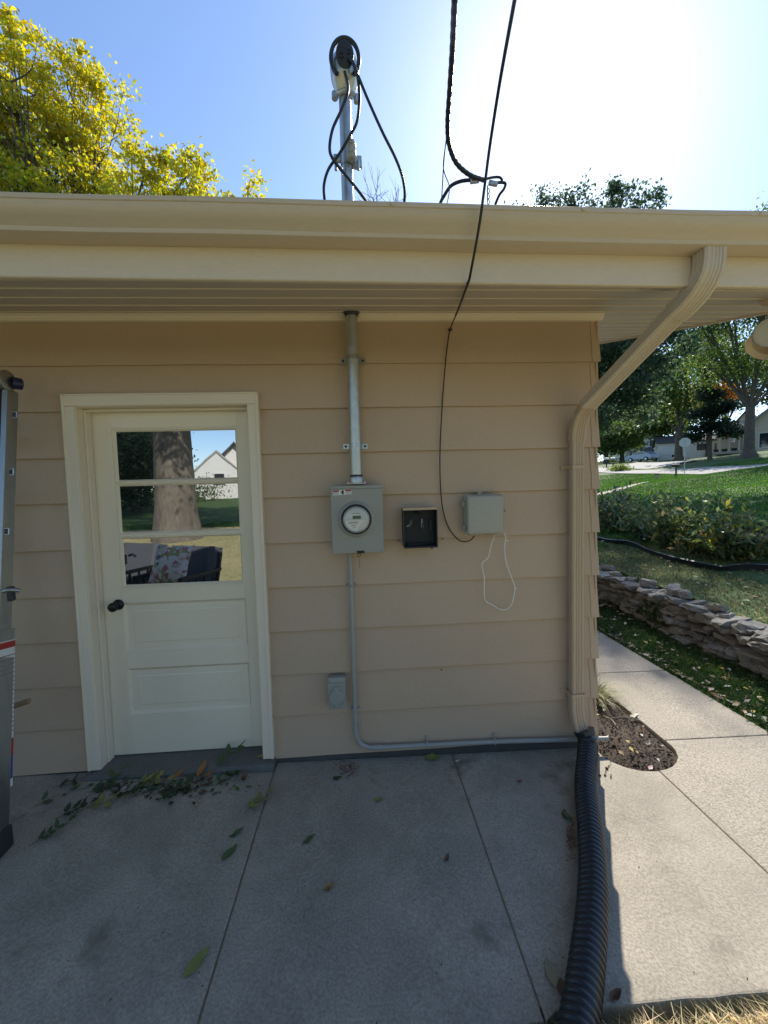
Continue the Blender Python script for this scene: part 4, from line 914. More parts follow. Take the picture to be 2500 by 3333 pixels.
# paper safety labels on the lower rail
t = Vector(tuple(dirL)); u = Vector((1, 0, 0)); u = (u-t*u.dot(t)).normalized(); v = t.cross(u); M3 = Matrix((u, v, t)).transposed()
lowc = botR+np.array([-0.036, -0.006, 0.0])
def lab(z0, z1, m_, name, lift=0.0, w=0.0412, dx=0.0, par=None):
    """printed sleeve of paper wrapped round the lower rail"""
    a = lowc+dirL*((z0-botR[2])/dirL[2]); b = lowc+dirL*((z1-botR[2])/dirL[2])
    mb = MB(); mb.obox((a+b)/2, (0.0952+2*lift, 0.0972+2*lift, float(np.linalg.norm(b-a))), M3); return mb.build(name, m_, par or lad)
pl = lab(0.52, 0.98, M_WHITE, 'safety_label'); lab(0.945, 0.975, M_RED, 'label_band', 0.0006, par=pl)
for i in range(18): lab(0.55+i*0.021, 0.555+i*0.021, M_INKG, 'label_text', 0.0004, par=pl)
pl2 = lab(0.30, 0.515, M_BLUEP, 'maker_label'); lab(0.44, 0.514, M_RED, 'label_band', 0.0007, par=pl2); lab(0.30, 0.335, M_WHITE, 'label_band', 0.0007, par=pl2)
# wooden tool handle behind the ladder
w0 = atY(98, 2280, -0.25); w1 = atY(-60, 2335, -0.30); w2 = w1+(w1-w0)*2.4
w2 = np.array([w2[0], w2[1]-0.1, gz(w2[0])+0.02])
mb = MB(); mb.tube([tuple(w2), tuple(w1), tuple(w0*0.985+w1*0.015), tuple(w0)], [0.014, 0.014, 0.014, 0.009], n=12); tag(mb.build('broom_handle', M_WOOD, None, sm=50), 'worn wooden broom handle poking out behind the ladder', 'broom handle')
# twig stuck on the wall, small insect remains
c = atY(1437, 2180, -0.003); mb = MB(); mb.obox(c, (0.005, 0.005, 0.018), Matrix.Rotation(R(-25), 3, 'Y'), 0.001); tag(mb.build('wall_speck', M_INK, None), 'small dark insect case stuck on the siding', 'insect')

# ================================================================== GROUND
TAZ = [32.0, 37.0, 42.0, 47.5]
TR = [4.0, 6.0, 8.0, 12.0, 20.0, 30.0, 38.0, 43.0, 48.0, 54.0, 64.0, 90.0, 400.0]
TT = np.array([  # tangent of elevation seen from eye height, by direction and distance
    [-0.32, -0.208, -0.150, -0.088, -0.042, -0.0128, -0.002, 0.006, 0.016, 0.028, 0.040, 0.046, 0.030],
    [-0.32, -0.205, -0.147, -0.080, -0.033, -0.0040, 0.006, 0.013, 0.020, 0.027, 0.040, 0.046, 0.030],
    [-0.32, -0.203, -0.144, -0.074, -0.024, 0.0070, 0.0085, 0.016, 0.026, 0.038, 0.043, 0.046, 0.030],
    [-0.32, -0.202, -0.140, -0.066, -0.012, 0.0190, 0.0212, 0.0245, 0.038, 0.050, 0.052, 0.050, 0.030]])
def terrain(x, y):
    x = np.asarray(x, float); y = np.asarray(y, float)
    dx, dy = x-CAM[0], y-CAM[1]; r = np.hypot(dx, dy); az = np.degrees(np.arctan2(dx, dy))
    rr_ = np.clip(r, 4.0, 400.0); a = np.clip(az, 32.0, 47.5)
    cols = np.stack([np.interp(rr_, TR, TT[i]) for i in range(4)], -1)
    k = np.clip(np.searchsorted(TAZ, a)-1, 0, 2); t0 = np.take(TAZ, k); t1 = np.take(TAZ, k+1); w = (a-t0)/(t1-t0)
    c0 = np.take_along_axis(cols, k[..., None], -1)[..., 0]; c1 = np.take_along_axis(cols, (k+1)[..., None], -1)[..., 0]
    zf = CAM[2] + rr_*(c0*(1-w)+c1*w)
    zf = np.where(x < 3.60, np.where(y < 9, -0.055, zf), zf)
    edge = np.clip((x-3.60)/0.10, 0, 1); zf = np.where((x >= 3.60) & (x < 3.7), -0.055*(1-edge)+zf*edge, zf)
    wallh = np.interp(y, [-1.5, 0.3, 0.8, 1.3, 1.8, 2.3, 3.3, 5, 8], [-0.05, 0.18, 0.25, 0.28, 0.36, 0.37, 0.40, 0.42, 0.45])
    near = (x >= 3.60) & (x < 5.0)
    zf = np.where(near & (y < 6), np.minimum(zf, wallh*np.clip((x-3.60)/0.10, 0, 1)+(x-3.7).clip(0)*0.03), zf)
    zr = -0.055+0.042*np.clip(-y-1.3, 0, 60)
    ww = np.clip((np.abs(az)-62)/35, 0, 1); ww = ww*ww*(3-2*ww)
    lowr = np.clip((r-2.2)/3.0, 0, 1)
    z = zf*(1-ww)+zr*ww
    z = np.where((y < -1.2) & (x < 3.4) & (x > -6) & (y > -1.9), np.minimum(z, -0.052), z)
    z = np.where((x < 3.4) & (x > -8) & (y >= -1.3) & (y < 10), -0.14, z)
    z = np.where((x > 2.72) & (x < 3.6) & (y >= -1.3) & (y < 10), -0.055, z)
    return z
def axis(fine0, fine1, step, extra, far):
    a = list(np.arange(fine0, fine1, step))+extra
    d = step
    v = fine1
    while v < far: d *= 1.18; v += d; a.append(v)
    d = step; v = fine0
    while v > -far: d *= 1.18; v -= d; a.append(v)
    return np.array(sorted(set(np.round(a, 3))))
xs = axis(-4.0, 14.0, 0.20, [2.73, 3.58, 3.62, 3.66, 3.70, 3.74], 420.0); ys = axis(-4.0, 16.0, 0.20, [-1.31, -1.25, -1.2], 420.0)
GX, GY = np.meshgrid(xs, ys, indexing='ij'); GZ = terrain(GX, GY)
n1, n2 = GX.shape; idx = np.arange(n1*n2).reshape(n1, n2)
F = np.stack([idx[:-1, :-1], idx[1:, :-1], idx[1:, 1:], idx[:-1, 1:]], -1).reshape(-1)
me = np_mesh('lawn', np.stack([GX, GY, GZ], -1).reshape(-1, 3), 4, F); smooth(me, 30)
tag(link('lawn', me, M_LAWN, None, (0, 0, 0)), kind='structure')

xs2 = np.arange(-14, 16.01, 0.5); ys2 = np.arange(-12, -1.2501, 0.25); A2, B2 = np.meshgrid(xs2, ys2, indexing='ij'); I2 = np.arange(A2.size).reshape(A2.shape)
me = np_mesh('dry_lawn', np.stack([A2, B2, terrain(A2, B2)+0.035], -1).reshape(-1, 3), 4, np.stack([I2[:-1, :-1], I2[1:, :-1], I2[1:, 1:], I2[:-1, 1:]], -1).reshape(-1))
tag(link('dry_lawn', me, M_DRY, None, (0, -5, 0)), kind='structure')
# patio and walk slabs
patio = empty('patio', (0, -0.6, 0), kind='structure'); walk = empty('sidewalk', (2.35, 2, 0), kind='structure')
def slab(poly, m_, par, th=0.11, dz=0.0, name='slab'):
    mb = MB(); bmv = mb.bm
    a = [bmv.verts.new((x, y, gz(x)+dz)) for x, y in poly]; b = [bmv.verts.new((x, y, gz(x)+dz-th)) for x, y in poly]
    top = bmv.faces.new(a); bmv.faces.new(list(reversed(b))); n = len(a)
    for i in range(n): bmv.faces.new((a[i], b[i], b[(i+1) % n], a[(i+1) % n]))
    bmesh.ops.recalc_face_normals(bmv, faces=bmv.faces[:])
    bmesh.ops.bevel(bmv, geom=list(top.edges), offset=0.007, segments=2, affect='EDGES', profile=0.6)
    return mb.build(name, m_, par)
YF = -1.243
def rough_edge(x0, x1, y, n, amp=0.004): return [(x, y+random.uniform(-amp, amp)) for x in np.linspace(x0, x1, n)]
slab([(-6, 0.01), (-6, YF-0.02)]+rough_edge(-5.9, -0.5635, YF-0.02, 12)+[(-0.5635, 0.01)], M_CONC, patio)
slab([(-0.5575, 0.01), (-0.5575, YF-0.02)]+rough_edge(-0.5, 0.530, YF-0.018, 8)+[(0.530, 0.01)], M_CONC, patio)
slab([(0.536, 0.01), (0.536, YF-0.016)]+rough_edge(0.58, 1.711, YF+0.006, 14, 0.003)+[(1.711, -0.231), (1.688, -0.233), (1.61, -0.222), (1.545, -0.192), (1.49, -0.140), (1.465, -0.085), (1.46, 0.01)], M_CONC, patio, dz=-0.001)
slab([(1.7175, -0.231), (1.7175, YF+0.012)]+rough_edge(1.76, 2.73, YF+0.02, 8, 0.003)+[(2.73, 0.031), (1.966, 0.031), (1.964, -0.03), (1.953, -0.072), (1.925, -0.122), (1.88, -0.166), (1.822, -0.203), (1.77, -0.222)], M_CONC2, patio)
yy = [0.038, 0.989, 1.95, 2.9, 3.85, 4.8, 6.0, 7.2]
for a, b in zip(yy[:-1], yy[1:]):
    xw = 2.73+0.05*max(0, a-1.5)
    slab([(1.966, b-0.004), (1.966, a+0.003), (2.73, a+0.003), (2.735, b-0.004)], M_CONC2, walk, dz=-0.002)
M_JOINT = mat('packed_joint_dirt', (0.27, 0.215, 0.15), (0.13, 0.10, 0.07), rough=0.95, scale=30, mix=0.6, bump=0.6, bscale=90, coords='World')
for xa, xb in ((-0.568, -0.553), (0.525, 0.541), (1.708, 1.7205)):
    mb = MB(); xm = (xa+xb)/2
    mb.box(xa, xb, YF+0.02, -0.24 if xa > 1 else 0.0, gz(xm)-0.08, gz(xm)-0.0045); mb.build('joint_fill', M_JOINT, patio)
# garden soil by the house corner
def bumpgrid(name, x0, x1, y0, y1, step, f, m_, par=None, mask=None):
    X = np.arange(x0, x1+1e-6, step); Y = np.arange(y0, y1+1e-6, step); A, B = np.meshgrid(X, Y, indexing='ij'); Z = f(A, B)
    i1, i2 = A.shape; I = np.arange(i1*i2).reshape(i1, i2)
    Q = np.stack([I[:-1, :-1], I[1:, :-1], I[1:, 1:], I[:-1, 1:]], -1).reshape(-1, 4)
    me = np_mesh(name, np.stack([A, B, Z], -1).reshape(-1, 3), 4, Q.ravel()); smooth(me, 60)
    return link(name, me, m_, par, (float(X.mean()), float(Y.mean()), 0))
def noise2(A, B, s, seed):
    g = np.random.default_rng(seed); z = np.zeros_like(A)
    for k in range(9):
        f = s*(1.5**k); ph = g.uniform(0, 6.28, 4); d = g.uniform(-1, 1, 4)
        z += (np.sin(f*(A*d[0]+B*d[1])*6+ph[0])+np.sin(f*(A*d[2]-B*d[3])*6+ph[1]))/(1.35**k)
    return z/6
sb = tag(bumpgrid('garden_soil', 1.44, 1.97, -0.25, 6.0, 0.012, lambda A, B: -0.062+0.030*np.exp(-((A-1.70)/0.16)**2)*np.clip((B+0.20)/0.15, 0, 1)*np.clip(1-(B-1.0)*0.2, 0.3, 1)+0.009*noise2(A, B, 3, 3), M_SOIL), kind='structure')
# soil crumbs
def pebbles(name, C, size, m_, par=None, flat=0.7):
    ico = np.array([(0, 0, 1), (0.9, 0, 0.3), (0.2, 0.85, 0.2), (-0.75, 0.5, 0.3), (-0.7, -0.5, 0.1), (0.25, -0.9, 0.25), (0, 0, -0.8)])
    fi = np.array([(0, 1, 2), (0, 2, 3), (0, 3, 4), (0, 4, 5), (0, 5, 1), (6, 2, 1), (6, 3, 2), (6, 4, 3), (6, 5, 4), (6, 1, 5)])
    n = len(C); a = RNG.uniform(0, 6.28, n); ca, sa = np.cos(a), np.sin(a)
    V = np.repeat(ico[None], n, 0)*(1+RNG.normal(size=(n, 7, 1))*0.18)
    x = V[..., 0]*ca[:, None]-V[..., 1]*sa[:, None]; y = V[..., 0]*sa[:, None]+V[..., 1]*ca[:, None]
    V = np.stack([x, y, V[..., 2]*flat], -1)*size[:, None, None]*RNG.uniform(0.7, 1.3, (n, 1, 3))+C[:, None, :]
    Fc = (fi[None]+np.arange(n)[:, None, None]*7).ravel()
    return link(name, np_mesh(name, V.reshape(-1, 3), 3, Fc), m_, par)
n = 2600; px_ = RNG.uniform(1.48, 1.95, n); py_ = -0.22+RNG.uniform(0, 1, n)**1.6*2.2
ok = (((px_-1.71)/0.245)**2+((np.minimum(py_, 0.02)-0.02)/0.24)**2 < 1)
C = np.stack([px_, py_, -0.052+0.026*np.exp(-((px_-1.70)/0.16)**2)*np.clip((py_+0.20)/0.15, 0, 1)+RNG.normal(size=n)*0.004], 1)[ok]
tag(pebbles('soil_crumbs', C, RNG.uniform(0.002, 0.0085, len(C))*np.where(RNG.uniform(size=len(C)) < 0.06, 1.8, 1.0), M_SOIL), 'dark soil crumbs over the garden bed', 'soil', kind='stuff')
n = 60; cpx = [(RNG.uniform(1930, 1990), RNG.uniform(2440, 2540)) for _ in range(24)]
C = np.array([atG(a, b, 0.003) for a, b in cpx]); tag(pebbles('spilled_soil', C, RNG.uniform(0.003, 0.010, len(C)), M_SOIL), 'soil crumbs spilled on the slab by the drain pipe', 'soil', kind='stuff')
# grit on the patio
n = 260; C = np.stack([RNG.uniform(-1.9, 1.3, n), -0.03-RNG.uniform(0, 1, n)**1.7*1.2, np.zeros(n)], 1); C[:, 2] = gz(C[:, 0])+0.001
tag(pebbles('patio_grit', C, RNG.uniform(0.0010, 0.0035, n), M_SOIL), 'specks of dirt and grit on the patio', 'grit', kind='stuff')

# ------------------------------------------------------------------ grass
def grass(name, label, x0, x1, y0, y1, n, h0, h1, pal, w=None, width=0.004, lean=0.5, keep=None, kind='stuff', zoff=0.0):
    x = RNG.uniform(x0, x1, n); y = RNG.uniform(y0, y1, n)
    if keep is not None:
        k = keep(x, y); x, y = x[k], y[k]
    z = terrain(x, y)-0.004+zoff
    P = np.stack([x, y, z], 1); n = len(P); dr = np.clip(1+0.55*noise2(x, y, 0.10, 21)+0.35*noise2(x, y, 0.5, 5), 0.5, 1.7)[:, None]
    return tag(link(name, blades(name, P, RNG.uniform(h0, h1, n), lean, np.clip(mixcols(pal, n, 0.22, w)*dr*np.array([1.0, 1.0, 1.0])+np.clip(dr-1.1, 0, 1)*np.array([0.10, 0.06, 0.01]), 0, 1), width), M_GRASS, None), label, 'grass', kind=kind)
G1 = [(0.035, 0.085, 0.020), (0.055, 0.115, 0.028), (0.025, 0.060, 0.018), (0.20, 0.17, 0.08)]
G2 = [(0.06, 0.12, 0.028), (0.09, 0.14, 0.035), (0.26, 0.22, 0.11), (0.34, 0.28, 0.15)]
G3 = [(0.07, 0.16, 0.025), (0.10, 0.20, 0.035), (0.045, 0.11, 0.020)]
GD = [(0.58, 0.47, 0.27), (0.68, 0.57, 0.36), (0.44, 0.35, 0.19), (0.24, 0.26, 0.09)]
grass('strip_grass', 'dark green grass strip between the walk and the stone wall', 2.74, 3.62, 0.0, 6.0, 34000, 0.03, 0.085, G1, [.4, .33, .2, .07], 0.0045, 0.5)
patch = lambda x, y: (noise2(x, y, 0.35, 8) + RNG.normal(size=len(x))*0.25)
grass('upper_grass', 'patchy half dry grass above the stone wall', 3.70, 5.4, 0.2, 8.0, 30000, 0.025, 0.07, G2, [.24, .22, .29, .25], 0.0045, 0.6, keep=lambda x, y: RNG.uniform(size=len(x)) < np.clip(0.75+0.6*(y-2.0)/3, 0.35, 1))
def fan(x, y):
    r = np.hypot(x, y-CAM[1]); a = np.degrees(np.arctan2(x, y-CAM[1])); return (a > 30.5) & (a < 50) & (r > 8.5) & (r < 48)
grass('slope_grass', 'mown green grass on the slope behind the shrubs', 4.5, 36, 3.5, 40, 330000, 0.05, 0.11, G3, [.4, .35, .25], 0.014, 0.5, keep=fan)
grass('dry_grass', 'sunlit straw coloured grass at the patio edge', 0.3, 2.3, -1.75, -1.268, 46000, 0.012, 0.05, GD, [.4, .34, .2, .06], 0.0024, 1.8, zoff=0.040)
grass('back_lawn_grass', 'green lawn grass behind the camera', -13, -1.2, -14, -3.0, 60000, 0.04, 0.09, G3, [.4, .35, .25], 0.008, 0.5)

# ornamental tuft by the corner
tp = np.array([1.80, 0.60, -0.03]); n = 320
tf = empty('grass_tuft', tp, 'ragged ornamental grass tuft in the garden bed behind the house corner', 'plant')
a = RNG.uniform(0, 6.28, n); rad_ = RNG.uniform(0, 0.05, n); V = []; Fc = []; cols = []
for i in range(n):
    b = tp+np.array([rad_[i]*math.cos(a[i]), rad_[i]*math.sin(a[i])*1.6, 0]); d = np.array([math.cos(a[i]), math.sin(a[i]), 0]); L_ = RNG.uniform(0.18, 0.42); s_ = np.array([-d[1], d[0], 0])*0.003
    k0 = len(V); rise = RNG.uniform(0.3, 0.9)
    for t in (0, 0.35, 0.7, 1.0):
        p = b+d*L_*t*0.8+np.array([0, 0, L_*(rise*1.5*t-1.25*rise*t*t)]); V += [p-s_*(1.05-t), p+s_*(1.05-t)]
    for j in range(3): Fc += [k0+2*j, k0+2*j+1, k0+2*j+3, k0+2*j+2]
    c = np.array(random.choice([(0.16, 0.20, 0.06), (0.30, 0.27, 0.12), (0.10, 0.14, 0.04), (0.36, 0.31, 0.17)])); cols += [c]*8
link('blades', np_mesh('blades', np.array(V), 4, np.array(Fc), np.array(cols)), M_GRASS, tf)

# ------------------------------------------------------------------ fallen leaves
def leaf_shape(L_, W_, lobes=0, curl=0.15, fold=0.12, seed=0):
    g = random.Random(seed); me = bpy.data.meshes.new('leaf'); vs = []; n = 9
    for i in range(n):
        t = i/(n-1); w = W_*0.5*(math.sin(math.pi*min(1, t**0.8))**0.85)
        if lobes: w *= (0.55+0.6*abs(math.sin(t*math.pi*lobes)))
        z = curl*L_*(t-0.4)**2 + g.uniform(-0.004, 0.004)
        vs += [(t*L_, -w, z+fold*w), (t*L_, 0, z), (t*L_, w, z+fold*w)]
    fs = []
    for i in range(n-1):
        a = i*3; fs += [(a, a+3, a+4, a+1), (a+1, a+4, a+5, a+2)]
    me.from_pydata(vs, [], fs); smooth(me, 60); return me
LEAFM = {}
def dead_mat(c):
    k = tuple(round(v, 3) for v in c)
    if k not in LEAFM:
        M = mat('leaf_%d' % len(LEAFM), c, tuple(v*0.62 for v in c), rough=0.55, scale=28, mix=0.6, spots=(40, 0.68, (c[0]*0.5, c[1]*0.38, c[2]*0.4)))
        LEAFM[k] = M
    return LEAFM[k]
SHAPES = {}
def get_shape(kind, c):
    k = (kind, tuple(c))
    if k not in SHAPES:
        me = {'oval': lambda: leaf_shape(0.062, 0.030, 0, 0.25, 0.25, 1), 'oval2': lambda: leaf_shape(0.058, 0.026, 0, 0.8, 0.6, 9), 'slim': lambda: leaf_shape(0.085, 0.026, 0, 0.2, 0.3, 2), 'big': lambda: leaf_shape(0.105, 0.040, 0, 0.2, 0.25, 3),
              'curl': lambda: leaf_shape(0.055, 0.028, 0, 0.9, 0.8, 4), 'oak': lambda: leaf_shape(0.10, 0.062, 3, 0.4, 0.3, 5)}[kind]()
        me.materials.append(dead_mat(c)); SHAPES[k] = me
    return SHAPES[k]
def put_leaf(me, p, yaw, pitch=0.0, roll=0.0, s=1.0, parent=None, name='leaf'):
    o = bpy.data.objects.new(name, me); COL.objects.link(o)
    o.rotation_euler = (roll, pitch, yaw); o.scale = (s, s, s)
    if parent is not None: o.parent = parent; o.location = Vector(tuple(float(v) for v in p))-absloc(parent)
    else: o.location = tuple(float(v) for v in p)
    return o
def sprig(px, py, ang, nl, c, label, kind='oval', length=0.16, dz=0.006, s=1.0, lift=0.0, p=None):
    p = atG(px, py, dz) if p is None else np.array(p); e = empty('leaf_sprig', p, label, 'leaves', 'fallen leaf sprigs')
    d = np.array([math.cos(ang), math.sin(ang), lift]); q = p-d*length*0.5
    mb = MB(); mb.tube([tuple(q), tuple(q+d*length*0.5+np.array([0, 0, 0.006])), tuple(q+d*length*0.95)], [0.0016, 0.0013, 0.0008], n=5); mb.build('stem', dead_mat((0.14, 0.16, 0.06)), e)
    for i in range(nl):
        if i == nl-1: t, a = 0.95, ang
        else: t = 0.25+0.65*(i//2)/max(1, (nl-1)//2); a = ang+(0.95 if i % 2 else -0.95)+random.uniform(-0.3, 0.3)
        put_leaf(get_shape(kind, c), q+d*length*t+np.array([0, 0, random.uniform(0.001, 0.012)]), a, random.uniform(-0.35, 0.12)-lift*0.5, random.uniform(-0.5, 0.5), s*random.uniform(0.8, 1.15), e)
    return e
DG, MG, YG, YL, OR, BR, GYc = (0.035, 0.075, 0.028), (0.075, 0.135, 0.040), (0.24, 0.27, 0.075), (0.42, 0.34, 0.09), (0.42, 0.17, 0.04), (0.16, 0.09, 0.05), (0.34, 0.31, 0.27)
for a in ((229, 2545, 0.5, 5, DG, 'dark green sprig near the wall between ladder and doorstep'),
          (172, 2599, 0.7, 3, MG, 'small pale green sprig near the ladder foot'),
          (241, 2640, 0.6, 7, DG, 'dark green sprig lying outermost left of the leaf pile'),
          (163, 2714, 0.9, 7, MG, 'yellowish green sprig nearest the ladder foot'),
          (386, 2520, 1.4, 5, MG, 'green leaves propped against the left end of the doorstep'),
          (337, 2563, 0.5, 9, DG, 'long dark green sprig below the left door casing'),
          (337, 2617, 0.2, 5, YG, 'yellow green leaflets at the lower left of the leaf pile'),
          (446, 2563, 0.9, 8, YG, 'pale yellow sprig at the middle of the leaf pile'),
          (500, 2548, 0.2, 5, YL, 'yellow leaves on top of the leaf pile below the doorstep'),
          (542, 2590, -0.9, 7, DG, 'dark green leaf cluster at the foot of the pile'),
          (600, 2560, 0.3, 5, DG, 'dark leaf cluster right of the pale yellow sprig'),
          (735, 2530, 1.0, 6, MG, 'broad green leaves below the right end of the doorstep'),
          (760, 2515, 0.2, 5, DG, 'dark green sprig by the right end of the doorstep'),
          (835, 2614, 0.9, 7, YG, 'yellow green sprig lying on the patio joint')):
    sprig(a[0], a[1], a[2], a[3], a[4], a[5], s=random.uniform(0.85, 1.05), kind=random.choice(['oval', 'oval', 'oval2']))
sprig(420, 2580, 0.1, 5, DG, 'dark leaves under the pale yellow sprig', length=0.2); sprig(660, 2548, 2.8, 5, BR, 'brown leaves between orange leaf and doorstep', kind='curl')
p = atZ(735, 2470, 0.06); sprig(0, 0, 0.6, 6, MG, 'green sprig lying on the doorstep against the door', p=(p[0], p[1], 0.065), lift=0.35, s=1.1)
def one(px, py, kind, c, yaw, label, s=1.0, dz=0.004, pitch=0.0, roll=0.1, p=None):
    p = atG(px, py, dz) if p is None else p
    o = put_leaf(get_shape(kind, c), p, yaw, pitch, roll, s, None, 'fallen_leaf'); tag(o, label, 'leaf', 'single fallen leaves'); return o
one(566, 2533, 'oval', OR, 0.7, 'orange leaf on the pile below the doorstep', 1.0, 0.02, -0.4); one(640, 2530, 'big', OR, 1.1, 'largest orange leaf standing by the doorstep', 0.9, 0.01, -0.6); one(665, 2530, 'oval', OR, 0.7, 'small orange leaf right of the largest orange leaf', 0.9, 0.015, -0.3)
one(790, 2545, 'curl', BR, 1.6, 'curled brown leaf right of the doorstep leaves', 1.2, 0.01); one(390, 2580, 'oak', GYc, 0.6, 'grey dried lobed leaf at the left of the pile', 0.9, 0.012); one(655, 2560, 'slim', GYc, 1.0, 'pale dried leaf below the orange leaves', 0.9, 0.01)
p = atZ(840, 2466, 0.055); one(0, 0, 'oval', YL, 0.5, 'yellow leaf on the right end of the doorstep', 0.8, p=(p[0], p[1], 0.056))
one(640, 2630, 'oval', YL, 1.9, 'small yellow leaf alone below the leaf pile', 0.5); one(745, 2730, 'slim', MG, 0.8, 'upper of two slim green leaves left of the patio joint', 0.95); one(722, 2800, 'big', MG, 1.0, 'lower of two slim green leaves left of the patio joint', 0.85)
one(598, 3185, 'big', YG, 1.05, 'large pale green leaf at the bottom left of the patio', 1.0); one(985, 2750, 'slim', MG, 0.8, 'slim green leaf in the middle slab', 0.9); one(1218, 2605, 'oval', YG, 0.1, 'yellow green leaf below the meter conduit', 0.85)
one(1385, 2470, 'oak', YG, 0.0, 'green lobed leaf against the wall foot left of the joint', 0.95, 0.006); one(1082, 2535, 'oval', DG, 0.1, 'dark green leaf by the reddish debris', 0.9); one(1052, 2900, 'curl', (0.30, 0.17, 0.06), 0.4, 'curled brown leaf alone in the middle slab', 0.9)
one(1448, 2806, 'curl', BR, 0.9, 'small dark curled leaf right of the middle slab', 0.7); one(1683, 2545, 'oval', (0.26, 0.08, 0.07), 0.2, 'dull red leaf on the right slab', 0.55); one(1482, 2480, 'curl', (0.6, 0.58, 0.52), 0.1, 'whitish curled leaf at the joint by the wall', 0.6)
one(1840, 2665, 'oval', MG, 1.2, 'left of two green leaves beside the drain pipe', 1.0); one(1862, 2672, 'oval', MG, 1.9, 'right of two green leaves beside the drain pipe', 1.0, 0.01)
one(1808, 3215, 'big', (0.34, 0.31, 0.17), 1.5, 'pale dry leaf left of the drain pipe near the patio edge', 0.8); one(1832, 3255, 'oval', BR, 1.2, 'brown leaf beside the drain pipe near the patio edge', 1.0); one(1985, 3255, 'curl', BR, 0.3, 'brown leaf right of the drain pipe at the patio edge', 0.9)
one(2112, 2505, 'oval', (0.45, 0.26, 0.25), 0.6, 'pinkish leaf at the round end of the garden soil', 0.8, 0.0); one(2085, 2380, 'curl', OR, 0.3, 'orange leaf on the garden soil', 0.5, -0.015); one(2030, 2430, 'oval', (0.62, 0.62, 0.54), 1.2, 'whitish leaf on the garden soil', 0.7, -0.012); one(2105, 2425, 'curl', (0.6, 0.56, 0.46), 0.6, 'pale curled leaf on the garden soil near the walk', 0.8, -0.012)
one(1975, 2302, 'oval', (0.5, 0.5, 0.24), 2.4, 'pale yellow leaf beside the ornamental tuft', 0.9, 0.01); one(2050, 2335, 'slim', (0.55, 0.48, 0.36), 0.4, 'straw coloured leaf on the garden soil edge', 1.2, 0.0)
def flat_leaves(name, C, size, cols):
    n = len(C); a = RNG.uniform(0, 6.28, n); d = np.stack([np.cos(a), np.sin(a), RNG.normal(size=n)*0.18], 1); w = np.stack([-np.sin(a), np.cos(a), RNG.normal(size=n)*0.25], 1); s = size[:, None]
    V = np.stack([C-d*s*.5, C+w*s*.26+np.array([0, 0, .004]), C+d*s*.5, C-w*s*.26+np.array([0, 0, .004])], 1).reshape(-1, 3); i = np.arange(n)*4
    return np_mesh(name, V, 3, np.stack([i, i+1, i+2, i, i+2, i+3], 1).ravel(), np.repeat(cols, 4, 0))
LITT = [(0.30, 0.20, 0.10), (0.45, 0.36, 0.22), (0.55, 0.50, 0.40), (0.20, 0.10, 0.06), (0.45, 0.33, 0.08), (0.6, 0.58, 0.52)]
n = 260; C = np.array([atG(RNG.normal(500, 120), RNG.normal(2562, 17), 0.005) for _ in range(n)]); C = C[C[:, 1] < -0.085]
tag(link('pile_litter', flat_leaves('pile_litter', C, RNG.uniform(0.010, 0.045, len(C)), mixcols([DG, BR, MG, GYc, (0.10, 0.07, 0.05)], len(C))), M_LEAFD), 'crumbled leaf bits under the leaf pile by the doorstep', 'leaf litter', kind='stuff')
C = np.concatenate([np.array([atG(RNG.normal(1132, 22), RNG.normal(2502, 14), 0.003) for _ in range(130)]), np.array([atG(RNG.normal(1858, 8), RNG.normal(2730, 34), 0.003) for _ in range(110)])])
tag(link('seed_debris', flat_leaves('seed_debris', C, RNG.uniform(0.004, 0.014, len(C)), mixcols([(0.28, 0.10, 0.06), (0.20, 0.09, 0.06), (0.34, 0.17, 0.10)], len(C))), M_LEAFD), 'reddish brown seed debris on the patio', 'debris', kind='stuff')
x = RNG.uniform(2.72, 3.55, 230); y = RNG.uniform(0.0, 4.5, 230); C = np.stack([x, y, terrain(x, y)+RNG.uniform(0.02, 0.05, 230)], 1)
x = 2.76+np.abs(RNG.normal(size=170))*0.05; y = RNG.uniform(-0.1, 4.0, 170); C = np.concatenate([C, np.stack([x, y, np.full(170, -0.03)], 1)])
x = RNG.uniform(3.72, 5.2, 160); y = RNG.uniform(0.5, 6, 160); C = np.concatenate([C, np.stack([x, y, terrain(x, y)+RNG.uniform(0.015, 0.05, 160)], 1)])
tag(link('lawn_litter', flat_leaves('lawn_litter', C, RNG.uniform(0.025, 0.08, len(C)), mixcols(LITT, len(C))), M_LEAFD), 'dry leaves scattered over the grass by the walk and wall', 'leaf litter', kind='stuff')
C = np.array([(RNG.uniform(1.5, 1.95), -0.2+RNG.uniform(0, 1)*1.9, -0.012) for _ in range(70)])
C = C[(((C[:, 0]-1.71)/0.24)**2+((np.minimum(C[:, 1], 0.02)-0.02)/0.22)**2 < 1)]
tag(link('soil_litter', flat_leaves('soil_litter', C, RNG.uniform(0.012, 0.05, len(C)), mixcols(LITT+[(0.12, 0.07, 0.04)], len(C))), M_LEAFD), 'dry leaf bits and bark on the garden soil', 'leaf litter', kind='stuff')
C = np.array([(RNG.uniform(0.35, 2.2), RNG.uniform(-1.5, -1.262), -0.06) for _ in range(120)])
tag(link('edge_litter', flat_leaves('edge_litter', C, RNG.uniform(0.02, 0.06, len(C)), mixcols(LITT, len(C))), M_LEAFD), 'dry leaves along the front edge of the patio', 'leaf litter', kind='stuff')
